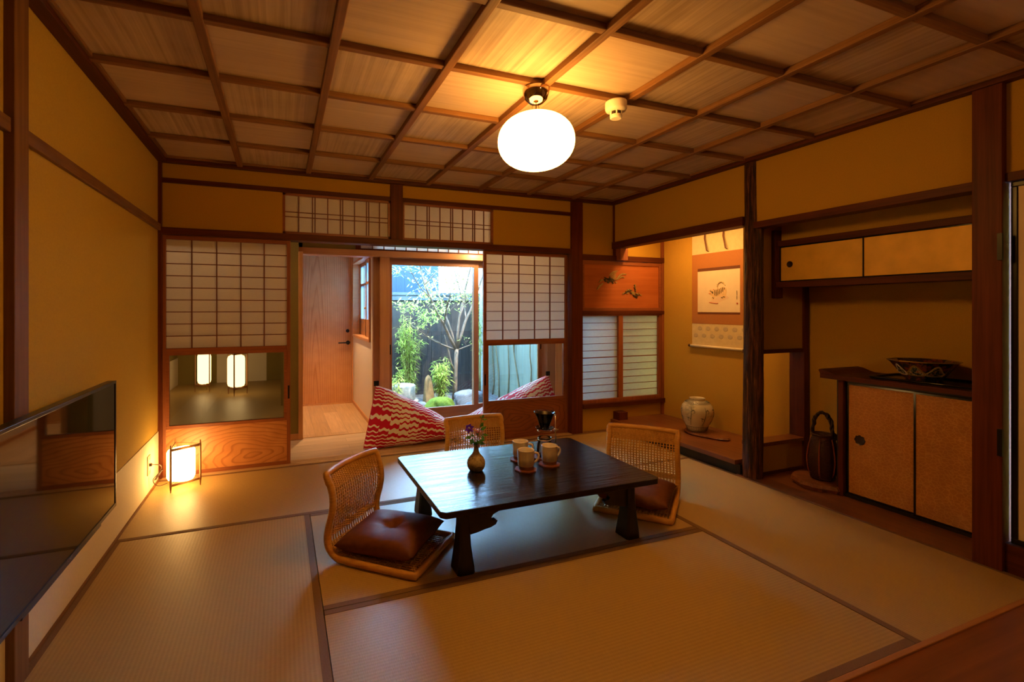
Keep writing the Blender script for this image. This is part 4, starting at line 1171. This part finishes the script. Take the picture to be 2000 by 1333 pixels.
# transom over the garden doors
r = sroot('window_4')
b = B(); b.box(.722, 3.10, 4.745, 4.785, 1.752, 1.772); b.box(.722, 3.10, 4.745, 4.785, 2.20, 2.30); b.build('frame', DARKX, r)
b = B()
for k in range(20): b.box(.84+.113*k-.004, .84+.113*k+.004, 4.748, 4.762, 1.77, 2.21)
b.box(.722, 3.10, 4.750, 4.760, 1.98, 1.987)
b.build('lattice', LATT, r)
b = B(); b.box(.722, 3.10, 4.763, 4.765, 1.77, 2.21); b.build('paper', SHOJIP, r)
# corridor door
r = sroot('door_6')
b = B(); b.box(.222, .830, 6.195, 6.235, .012, 2.02, bev=.003); b.build('panel', DOORPANEL, r)
b = B(); b.box(.188, .222, 6.18, 6.24, -.003, 2.05); b.box(.830, .850, 6.18, 6.24, -.003, 2.05); b.box(.188, .85, 6.17, 6.24, -.003, .012); b.build('frame', LIGHTZ, r)
b = B(); b.tube([(.787,6.196,.757),(.787,6.150,.757)], .010, 12); b.tube([(.787,6.152,.757),(.665,6.152,.757)], .0085, 10); b.tube([(.787,6.197,.757),(.787,6.187,.757)], .026, 20); b.build('handle', BLACKMET, r, smooth=False)
b = B(); b.tube([(.782,6.197,.905),(.782,6.184,.905)], .022, 20); b.build('lock', BLACKMET, r)
# corridor sash window
r = sroot('window_5')
b = B()
b.box(.832, .95, 4.93, 6.10, .84, .868, bev=.002); b.box(.832, .95, 4.93, 6.10, 1.735, 1.762, bev=.002); b.box(.832, .95, 4.915, 4.945, .84, 1.762, bev=.002); b.box(.832, .95, 6.085, 6.115, .84, 1.762, bev=.002)
b.build('frame', LIGHTX, r)
b = B()
for (y0, y1, x) in ((4.945, 5.53, .895), (5.49, 6.085, .918)):
    b.box(x, x+.022, y0, y0+.045, .868, 1.735); b.box(x, x+.022, y1-.045, y1, .868, 1.735)
    b.box(x, x+.022, y0, y1, .868, 1.06); b.box(x, x+.022, y0, y1, 1.695, 1.735); b.box(x, x+.022, y0, y1, 1.46, 1.485)
    ym = (y0+y1)/2; b.box(x+.004, x+.018, ym-.008, ym+.008, 1.06, 1.70)
b.build('sash', DOORFZ, r)
FROST = paper('frosted pane', (.50,.62,.72), .75, .02)
b = B(); b.box(.904, .908, 4.98, 5.49, 1.05, 1.70); b.box(.927, .931, 5.53, 6.05, 1.05, 1.70); b.build('glass', FROST, r)
b = B(); b.lathe([(0,-.012),(.012,-.01),(.014,0),(.012,.01),(0,.012)], (.89,5.515,1.19), 12, cap0=False); b.build('latch', BRASS, r, smooth=True)
# garden sliding doors
def sash(name, x0, x1, y, pull):
    r = sroot(name)
    b = B(); b.box(x0, x0+.042, y, y+.034, .012, 1.692, bev=.003); b.box(x1-.052, x1, y, y+.034, .012, 1.692, bev=.003); b.build('stile', DOORFZ, r)
    b = B(); b.box(x0+.04, x1-.05, y+.001, y+.033, 1.628, 1.692, bev=.002); b.box(x0+.04, x1-.05, y+.001, y+.033, .012, .150, bev=.002); b.build('rail', DOORFR, r)
    b = B(); b.box(x0+.038, x1-.048, y+.014, y+.018, .145, 1.632); b.build('glass', GLASS, r)
    hx = x0+.022 if pull else x1-.024
    b = B(); b.box(hx-.008, hx+.008, y-.001, y+.003, .72, .82); b.build('pull', BLACKMET, r)
sash('door_7', 1.004, 1.990, 4.800, True)
sash('door_8', 1.940, 2.80, 4.838, False)
trim(SILLX, (1.0, 3.10, 4.795, 4.885, -.05, .010), bev=.001)
trim(DOORFZ, (2.795, 2.90, 4.72, 4.88, -.003, 1.70))
trim(LIGHTZ, (2.90, 3.02, 4.715, 4.84, -.003, 1.70))
wall('wall_veranda_end', [(3.02, 3.12, 3.985, 4.90, -.05, 2.36)], WHITEWALL)
wall('wall_pane_blocker', [(3.125, 4.15, 4.09, 4.17, -.3, 1.6)], plain('olive blocker plaster', (.46,.26,.06), .9, .1))  # unseen wall added close behind the right paper pane to dim it
# added lanterns standing in for a glass reflection, then the hall downlight bar
DIM = emit('reflected lantern glow', (1,.62,.25), 4)
for lo_, rz_, lb_, sc_l in (((-.57, 7.35, -.003), 20, 'added lantern standing in for a reflection in the low door glass', (1.32,1.32,2.1)), ((-1.03, 7.80, -.003), 75, 'second added lantern for the door glass reflection, by the hall wall', (1.05,1.05,2.1))):
    hl = dup(lantern, lo_, R(rz_), lb_); hl.scale = sc_l
    for ch_ in list(hl.children):
        if ch_.name.startswith('power_cord'):
            bpy.data.objects.remove(ch_); continue
        if ch_.name.startswith('shade'):
            ch_.material_slots[0].link = 'OBJECT'; ch_.material_slots[0].material = DIM
t = thing('ceiling_light', 'small lit bar lamp over the hall seen below the lintel', 'lamp', (1.96, 4.52, 1.80))
b = B(); b.box(-.05, .05, -.022, .022, .010, .5, bev=.002); b.build('housing', WHITEPL, t)
b = B(); b.box(-.046, .046, -.020, .020, .0, .011); b.build('diffuser', emit('lit hall lamp', (1,.70,.34), 40), t)

# ------------------------------------------------------------------ red and cream bean bags
m, nt, out = newmat('red cream wave print'); p = bsdf(nt, out, .75, .25)
tc = nt.nodes.new('ShaderNodeTexCoord'); sx = nt.nodes.new('ShaderNodeSeparateXYZ'); nt.links.new(tc.outputs['UV'], sx.inputs[0])
def mth(op, a=None, b_=None, c=None):
    n = nt.nodes.new('ShaderNodeMath'); n.operation = op
    for i, v in enumerate((a, b_, c)):
        if v is None: continue
        if isinstance(v, (int, float)): n.inputs[i].default_value = v
        else: nt.links.new(v, n.inputs[i])
    return n.outputs[0]
U_, V_ = sx.outputs[0], sx.outputs[1]
cu_ = mth('MULTIPLY', U_, 11.0)                       # columns across the bag
ci = mth('FLOOR', cu_); cf = mth('FRACT', cu_)
wn = nt.nodes.new('ShaderNodeTexWhiteNoise'); wn.noise_dimensions = '1D'; nt.links.new(ci, wn.inputs['W'])
# every column steps down along a soft wave, so the bands break at the column edges
step = mth('ADD', mth('MULTIPLY', cf, -.034), mth('MULTIPLY', mth('SINE', mth('MULTIPLY', cf, 9.4)), .008))
vv = mth('ADD', V_, mth('ADD', step, mth('MULTIPLY', U_, .16)))
vv = mth('ADD', vv, mth('MULTIPLY', wn.outputs['Value'], .006))
warp = mth('MULTIPLY', mth('SINE', mth('ADD', mth('MULTIPLY', vv, 17.0), mth('MULTIPLY', ci, .9))), .022)
row = mth('MULTIPLY', mth('ADD', vv, warp), 15.0)
rf = mth('FRACT', row)
duty = mth('ADD', .52, mth('MULTIPLY', mth('SINE', mth('ADD', mth('MULTIPLY', ci, 1.05), mth('MULTIPLY', V_, 3.0))), .20))
st = mth('LESS_THAN', rf, duty)
mixb = nt.nodes.new('ShaderNodeMix'); mixb.data_type = 'RGBA'; nt.links.new(st, mixb.inputs['Factor'])
mixb.inputs[6].default_value = (.80,.75,.68,1); mixb.inputs[7].default_value = (.50,.004,.036,1)
nt.links.new(mixb.outputs[2], p.inputs['Base Color']); BEAN = m
def beanbag(label, loc, mirror, L, seamtop, seambot, hs0, hs1):
    """pouch with one upright end seam and one flat end seam on the floor"""
    t = thing('bean_bag', label, 'bean bag', loc)
    b = B(); uvl = b.bm.loops.layers.uv.new('UVMap')
    nu, nv = 40, 56
    def f(i, j):
        u = i/nu; q = 2*PI*j/nv
        cx_, sx_ = math.cos(q), math.sin(q)
        # squircle section
        e = .82
        cc = math.copysign(abs(cx_)**e, cx_); ss = math.copysign(abs(sx_)**e, sx_)
        puff = math.sin(PI*min(1, u*1.0))**.62
        top = Vector(seamtop); bot = Vector(seambot)
        A = (top+bot)/2 + (top-bot)/2*ss + Vector((0, cc*.012, 0))          # upright seam
        Cc = Vector((L, (hs0+hs1)/2 + cc*(hs1-hs0)/2, .045 + ss*.012))
        g = u
        P_ = A*(1-g) + Cc*g
        P_.y += cc*.105*puff*(1-g*.35); P_.z += ss*.034*puff
        P_.z = max(P_.z, .0 + .004*(1-abs(cc)))
        P_ += Vector((0, .004*math.sin(u*31+j*.4)*puff, .004*math.sin(u*23+j*.7)*puff))
        return Vector((mirror*P_.x, P_.y, max(0.0, P_.z)))
    V = [[b.bm.verts.new(f(i, j)) for j in range(nv)] for i in range(nu+1)]
    for i in range(nu):
        for j in range(nv):
            fa = b.bm.faces.new((V[i][j], V[i+1][j], V[i+1][(j+1) % nv], V[i][(j+1) % nv]))
            for lp, (ii, jj) in zip(fa.loops, ((i,j),(i+1,j),(i+1,j+1),(i,j+1))):
                lp[uvl].uv = (ii/nu, abs(2*((jj/nv+.25) % 1 if (jj/nv+.25) % 1 else (1.0 if jj > j else 0.0))-1) if False else abs(((jj/nv+.75) % 1.0)*2-1))
    b.bm.faces.new(V[0]); b.bm.faces.new(V[-1])
    b.build('cover', BEAN, t, smooth=True)
    tp = Vector(seamtop)
    b = B(); b.box(mirror*tp.x-.022, mirror*tp.x+.022, tp.y-.004, tp.y+.004, tp.z-.004, tp.z+.040, bev=.001); o = b.build('pull_tab', BLACKMET, t)
    return t
beanbag('red and cream wavy bean bag in the open doorway', (.64, 4.03, -.003), 1, .93, (.135, .17, .515), (.0, .03, .01), .03, .62)
beanbag('red and cream wavy bean bag behind the glass of the closed sliding door', (2.62, 4.06, -.003), -1, .92, (.115, .16, .515), (.0, .03, .01), .03, .58)

# ------------------------------------------------------------------ garden
GZ = -.20
m, nt, out = newmat('grey garden gravel'); p = bsdf(nt, out, .8, .3)
vo = nt.nodes.new('ShaderNodeTexVoronoi'); vo.inputs['Scale'].default_value = 45
nt.links.new(coords(nt, (1,1,1)).outputs[0], vo.inputs['Vector'])
r1 = ramp(nt, vo.outputs['Color'], [(.2, (.03,.029,.029)), (.8, (.11,.105,.11))]); nt.links.new(r1.outputs[0], p.inputs['Base Color'])
bump(nt, vo.outputs['Distance'], p, .8, .02); GRAVEL = m
b = B(); b.box(.0, 4.2, 4.90, 8.2, GZ-.1, GZ); struct(b.build('ground_garden', GRAVEL))
b = B(); b.box(-.9, 3.12, 4.70, 4.90, GZ-.1, -.05); struct(b.build('ground_step', plain('stone step', (.3,.29,.27), .8, .3, var=.2, vs=30)))
FENCEB = wood('dark grey fence board', (.016,.014,.016), (.045,.034,.028), 'z', 34, .6, .35)
BLUEB = wood('blue grey cladding board', (.008,.025,.062), (.014,.038,.085), 'z', 34, .6, .3)
t = thing('board_fence', 'dark grey vertical board fence at the back of the garden', 'fence', (2.3, 7.5, GZ))
b = B()
for k in range(17):
    x = -2.06 + k*.17
    b.box(x, x+.166, .0+.004*(k % 2), .022+.004*(k % 2), 0, 1.60)
b.build('boards', FENCEB, t)
b = B(); b.box(-2.06, .82, -.03, .05, 1.60, 1.645); b.box(-2.06, .82, -.018, .0, 1.52, 1.60); b.build('cap_rail', wood('grey fence cap', (.05,.065,.08), (.08,.10,.12), 'x', 40, .6, .3), t)
t = thing('clad_wall', 'blue grey boarded neighbour wall above the fence', 'wall', (1.6, 7.95, GZ))
b = B()
for k in range(15):
    x = -1.3+k*.15; b.box(x, x+.147, 0, .03, 0, 2.14)
b.build('cladding', BLUEB, t)
t = thing('neighbour_house', 'bright white neighbour house wall above the fence', 'house', (3.6, 8.3, GZ))
b = B(); b.box(-1.3, 1.3, 0, .3, 0, 2.20); b.build('wall', plain('white render', (.60,.60,.58), .8, .2), t)
b = B(); b.box(-.62, -.60, -.01, 0, 0, 2.19); b.box(-1.3, 1.3, -.01, 0, 2.10, 2.115); b.build('joint', plain('grey joint', (.4,.45,.5), .7, .2), t)
t = thing('side_fence', 'pale weathered board wall of the side garden with bare vines', 'fence', (3.20, 6.2, GZ))
PALEB = wood('pale weathered board', (.14,.16,.125), (.20,.215,.16), 'z', 30, .7, .25)
b = B()
for k in range(14):
    y = -1.30+k*.20; b.box(0, .03, y, y+.197, 0, 2.3)
b.build('boards', PALEB, t)
VINEB = plain('bare vine stem', (.17,.12,.06), .7, .3, var=.3, vs=40)
random.seed(21)
for k in range(7):
    y = 5.15 + k*.33 + random.uniform(-.05,.05)
    b = B()
    pts = []; yy = y
    for i in range(12):
        yy += random.uniform(-.035,.035) + (.02 if k % 2 else -.008)
        pts.append((3.175+.012*math.sin(i), yy-y, i*.185))
    b.tube([(x-3.18, yv, z) for x, yv, z in pts], [.011-.0006*i for i in range(12)], 6)
    j = 4+k % 3
    b.tube([(pts[j][0]-3.18, pts[j][1], pts[j][2]), (pts[j][0]-3.19, pts[j][1]+.05*(-1)**k, pts[j][2]+.35), (pts[j][0]-3.18, pts[j][1]+.07*(-1)**k, pts[j][2]+.8)], [.007,.006,.004], 5)
    o = b.build('bare_vine', VINEB, smooth=True, loc=(3.18, y, GZ))
    tag(o, 'thin bare vine climbing the pale side fence of the garden', 'vine', 'bare vines on the pale side fence')
# tree
TRUNK = wood('grey brown tree bark', (.085,.052,.032), (.19,.135,.095), 'z', 40, .8, .2, b=.5, long=9)
TLEAF = foliage('bright tree leaf', (.16,.27,.035), (.48,.56,.16), .45)
random.seed(31)
t = thing('garden_tree', 'slender garden tree with forked branches and bright green leaves', 'tree', (2.42, 6.78, GZ))
tips = []
bt = B()
def limb(p, d, L, r0, depth):
    pts = [Vector(p)]; rs = [r0]; d = Vector(d).normalized()
    n = 6
    for i in range(n):
        d = (d + Vector((random.uniform(-.16,.16), random.uniform(-.16,.16), random.uniform(-.05,.12)))).normalized()
        pts.append(pts[-1]+d*L/n); rs.append(r0*(1-.55*(i+1)/n))
        if depth < 3 and i >= 1 and random.random() < (.62 if depth < 2 else .5):
            a = random.uniform(0, 2*PI); s_ = Vector((math.cos(a), math.sin(a)*.7, random.uniform(-.2,.6)))
            limb(pts[-1], (d*.6+s_*.8), L*random.uniform(.38,.6), rs[-1]*.6, depth+1)
        if depth >= 1 and i >= 2: tips.append((pts[-1].copy(), d.copy()))
    bt.tube(pts, rs, 7 if depth < 2 else 5)
bt.tube([(0,0,0),(.012,.0,.25),(.02,.0,.5),(.035,0,.78)], [.040,.033,.031,.032], 10)
for d, L, r0 in (((-.42,.05,1),1.35,.024), ((.02,-.1,1),1.45,.021), ((.42,.1,1),1.40,.026), ((-1.0,-.05,.42),.75,.014), ((.6,-.3,.25),.32,.012), ((-.25,.15,1),1.2,.018)):
    limb((.034,0,.76), d, L, r0, 0)
bt.tube([(.018,0,.42),(-.05,.0,.56),(-.10,.02,.80),(-.16,.0,1.0)], [.016,.014,.011,.007], 7)
bt.build('trunk', TRUNK, t, smooth=True)
b = B()
for p_, d in tips:
    if p_.z < 1.38 and random.random() < .86: continue
    if p_.x > -.05 and random.random() < .55: continue
    for k in range(3 if p_.z > 1.25 else 1):
        a = random.uniform(0, 2*PI)
        dd = (d*.4 + Vector((math.cos(a), math.sin(a), random.uniform(-.7,.3))))
        q_ = p_ + Vector((random.uniform(-.07,.07), random.uniform(-.07,.07), random.uniform(-.06,.06)))
        b.leaf(q_, dd, Vector((random.uniform(-.4,.4), random.uniform(-.4,.4), 1)), random.uniform(.05,.085), random.uniform(.020,.032), .30)
for k in range(430):     # loose outer sprays to the upper side
    c_ = random.choice(((-.46,0,1.78,.24),(-.32,0,1.85,.26),(-.34,0,1.56,.24),(-.44,0,1.48,.20),(-.26,0,1.36,.15),(-.46,0,1.26,.13),(.25,.1,1.85,.28)))
    q_ = Vector((c_[0]+random.gauss(0,c_[3]*.55), max(-.45, min(.4, c_[1]+random.gauss(0,.18))), c_[2]+random.gauss(0,c_[3]*.5)))
    a = random.uniform(0, 2*PI)
    b.leaf(q_, Vector((math.cos(a), math.sin(a), random.uniform(-.9,.1))), Vector((random.uniform(-.5,.5), random.uniform(-.5,.5), 1)), random.uniform(.05,.085), random.uniform(.020,.032), .3)
b.build('foliage', TLEAF, t)
# bamboo like shrubs
SLEAF = foliage('narrow shrub leaf', (.15,.25,.03), (.46,.52,.13), .45)
CANE = plain('yellow green cane', (.34,.30,.08), .5, .3)
def shrub(label, loc, w, h, ncane, nleaf, seed, base=.15):
    random.seed(seed)
    t = thing('bamboo_shrub', label, 'shrub', loc)
    b = B(); canes = []
    for k in range(ncane):
        a = random.uniform(0, 2*PI); r_ = random.uniform(.0,.30)*w
        p0 = Vector((r_*math.cos(a)*.4, r_*math.sin(a)*.4, 0)); p3 = Vector((w*.5*random.uniform(.2,1)*math.cos(a), w*.4*random.uniform(.2,1)*math.sin(a), h*random.uniform(.6,1)))
        pts = [p0.lerp(p3, i/5) + Vector((0,0,.12*h*math.sin(PI*i/5))) for i in range(6)]
        canes.append(pts); b.tube(pts, [.006-.0008*i for i in range(6)], 5)
    b.build('cane', CANE, t, smooth=True)
    b = B()
    for k in range(nleaf):
        c_ = random.choice(canes); f_ = random.uniform(base*5, 5); i = min(int(f_), 4)
        q_ = c_[i].lerp(c_[i+1], f_-i) + Vector((random.gauss(0,.05)*w*1.6, random.gauss(0,.05)*w*1.6, random.gauss(0,.03)))
        a = random.uniform(0, 2*PI)
        b.leaf(q_, Vector((math.cos(a), math.sin(a), random.uniform(-.5,.6))), Vector((random.uniform(-.3,.3), random.uniform(-.3,.3), 1)), random.uniform(.07,.12), random.uniform(.010,.016), random.uniform(.1,.6))
    b.build('foliage', SLEAF, t)
shrub('tall bright bamboo shrub behind the round stone basin', (1.84, 7.27, GZ), .46, 1.36, 16, 1500, 41, .05)
shrub('low spreading bamboo shrub between the standing stone and the tree', (2.22, 6.80, GZ), .36, .66, 14, 1150, 42, .05)
shrub('bamboo shrub beside the pale side fence', (2.98, 7.15, GZ), .26, 1.85, 6, 380, 43, .3)
shrub('small leafy clump in front of the round stone basin', (1.50, 6.62, GZ), .18, .60, 5, 170, 44, .3)
# stones
STONE = plain('pale basin stone', (.24,.21,.165), .85, .2, var=.16, vs=26)
ROCKB = plain('ochre standing rock', (.15,.085,.032), .85, .2, var=.3, vs=16)
ROCKG = plain('grey garden rock', (.085,.085,.09), .85, .2, var=.3, vs=14)
MOSS = plain('bright moss', (.065,.095,.012), .95, .1, var=.35, vs=40)
t = thing('stone_basin', 'round pale stone water basin in the garden', 'stone basin', (1.74, 7.02, GZ))
t.location = (1.64, 6.88, GZ)
b = B(); b.lathe([(.19,.06),(.20,.08),(.198,.26),(.19,.275),(.10,.278),(.06,.27),(.055,.24),(0,.235)], n=40); b.build('basin', STONE, t, smooth=True)
b = B(); b.lathe([(.25,0),(.25,.05),(.235,.062),(0,.064)], n=36); b.build('base', STONE, t)
def rock(label, loc, sx_, sy_, h, mat, seed, tap=.6, moss=False, tilt=0):
    random.seed(seed); o3 = [random.uniform(0,6) for _ in range(6)]
    b = B()
    def f(u, v):
        a = 2*PI*u; k = (1-(1-tap)*v)*math.sqrt(max(0, 1-max(0, v-.72)**2/.0784)) if v < 1 else .02
        n_ = 1 + .12*math.sin(3*a+o3[0]+3*v) + .07*math.sin(7*a+o3[1]+6*v) + .04*math.sin(13*a+o3[2]+11*v)
        return (sx_*k*n_*math.cos(a) + tilt*v*h, sy_*k*n_*math.sin(a), h*v)
    b.grid(f, 30, 14, closeu=True)
    o = b.build('garden_rock', mat, smooth=True, loc=loc)
    return tag(o, label, 'rock')
rock('tall ochre standing stone in the garden', (2.00, 6.74, GZ), .085, .085, .42, ROCKB, 3, .55)
rock('moss covered low rock near the glass door', (2.02, 6.22, GZ), .24, .14, .19, MOSS, 6, .5)
rock('grey flat topped rock at the foot of the tree', (2.52, 6.45, GZ), .24, .18, .22, ROCKG, 8, .8)
rock('small grey rock beside the mossy rock', (2.40, 6.10, GZ), .08, .09, .11, ROCKG, 10, .6)
rock('small dark rock in front of the standing stone', (1.80, 6.42, GZ), .12, .10, .10, ROCKG, 12, .6)

# ------------------------------------------------------------------ light
def area(name, loc, rot, sx_, sy_, e, c):
    l = bpy.data.lights.new(name, 'AREA'); l.shape = 'RECTANGLE'; l.size = sx_; l.size_y = sy_; l.energy = e; l.color = c
    o = bpy.data.objects.new(name, l); COL.objects.link(o); o.location = loc; o.rotation_euler = rot
    return o
def spot(name, loc, target, e, c, ang, blend=.6, r_=.03):
    l = bpy.data.lights.new(name, 'SPOT'); l.energy = e; l.color = c; l.spot_size = R(ang); l.spot_blend = blend; l.shadow_soft_size = r_
    o = bpy.data.objects.new(name, l); COL.objects.link(o); o.location = loc
    o.rotation_euler = (Vector(target)-Vector(loc)).to_track_quat('-Z', 'Y').to_euler()
    return o
area('alcove_strip_light', (3.22, 3.20, 1.99), (0, 0, 0), .10, .9, 14, (1,.52,.15))
spot('corridor_downlight', (.50, 5.45, 2.16), (.52, 5.35, 0), 170, (1,.62,.28), 70, .7)
def point(name, loc, e, c, r_=.03):
    l = bpy.data.lights.new(name, 'POINT'); l.energy = e; l.color = c; l.shadow_soft_size = r_
    o = bpy.data.objects.new(name, l); COL.objects.link(o); o.location = loc
    return o
point('hall_lamp_light', (1.96, 4.50, 1.775), 16, (1,.68,.36))
area('hall_fill_light', (-.75, 4.45, 2.28), (0,0,0), .4, .3, 14, (1,.72,.42))  # unseen fill added in the hall to brighten the left shoji paper
point('near_room_fill_light', (1.5, -.95, 2.0), 11, (1,.60,.28), .12)  # added fill behind the camera, lifts the left wall and near mats
l = bpy.data.lights.new('sun', 'SUN'); l.energy = 17; l.color = (1,.95,.86); l.angle = R(1)
o = bpy.data.objects.new('sun', l); COL.objects.link(o); o.rotation_euler = Vector((-.30, .42, -1)).to_track_quat('-Z', 'Y').to_euler()
w = bpy.data.worlds.new('sky'); sc.world = w; w.use_nodes = True
nt = w.node_tree; nt.nodes.clear()
wo = nt.nodes.new('ShaderNodeOutputWorld'); bg = nt.nodes.new('ShaderNodeBackground'); bg.inputs[0].default_value = (.29,.57,1,1); bg.inputs[1].default_value = 60.0
nt.links.new(bg.outputs[0], wo.inputs[0])

# ------------------------------------------------------------------ camera
cam = bpy.data.cameras.new('camera'); co = bpy.data.objects.new('camera', cam); COL.objects.link(co)
cam.sensor_width = 36; cam.lens = 938.9/2000*36
cam.shift_x = (1000-915.06)/2000; cam.shift_y = -(666.5-603.9)/2000
cam.clip_start = .02
co.location = (0, 0, 1.18)
co.rotation_euler = (PI/2, 0, -math.atan(366.4/938.9))
sc.camera = co
sc.view_settings.view_transform = 'Standard'; sc.view_settings.look = 'None'
sc.view_settings.exposure = 0; sc.view_settings.gamma = 1; sc.view_settings.use_curve_mapping = False
cy = sc.cycles
cy.use_denoising = True
cy.max_bounces = 12; cy.diffuse_bounces = 6; cy.glossy_bounces = 4; cy.transparent_max_bounces = 16; cy.transmission_bounces = 6
cy.caustics_reflective = False; cy.caustics_refractive = False
cy.sample_clamp_indirect = 6
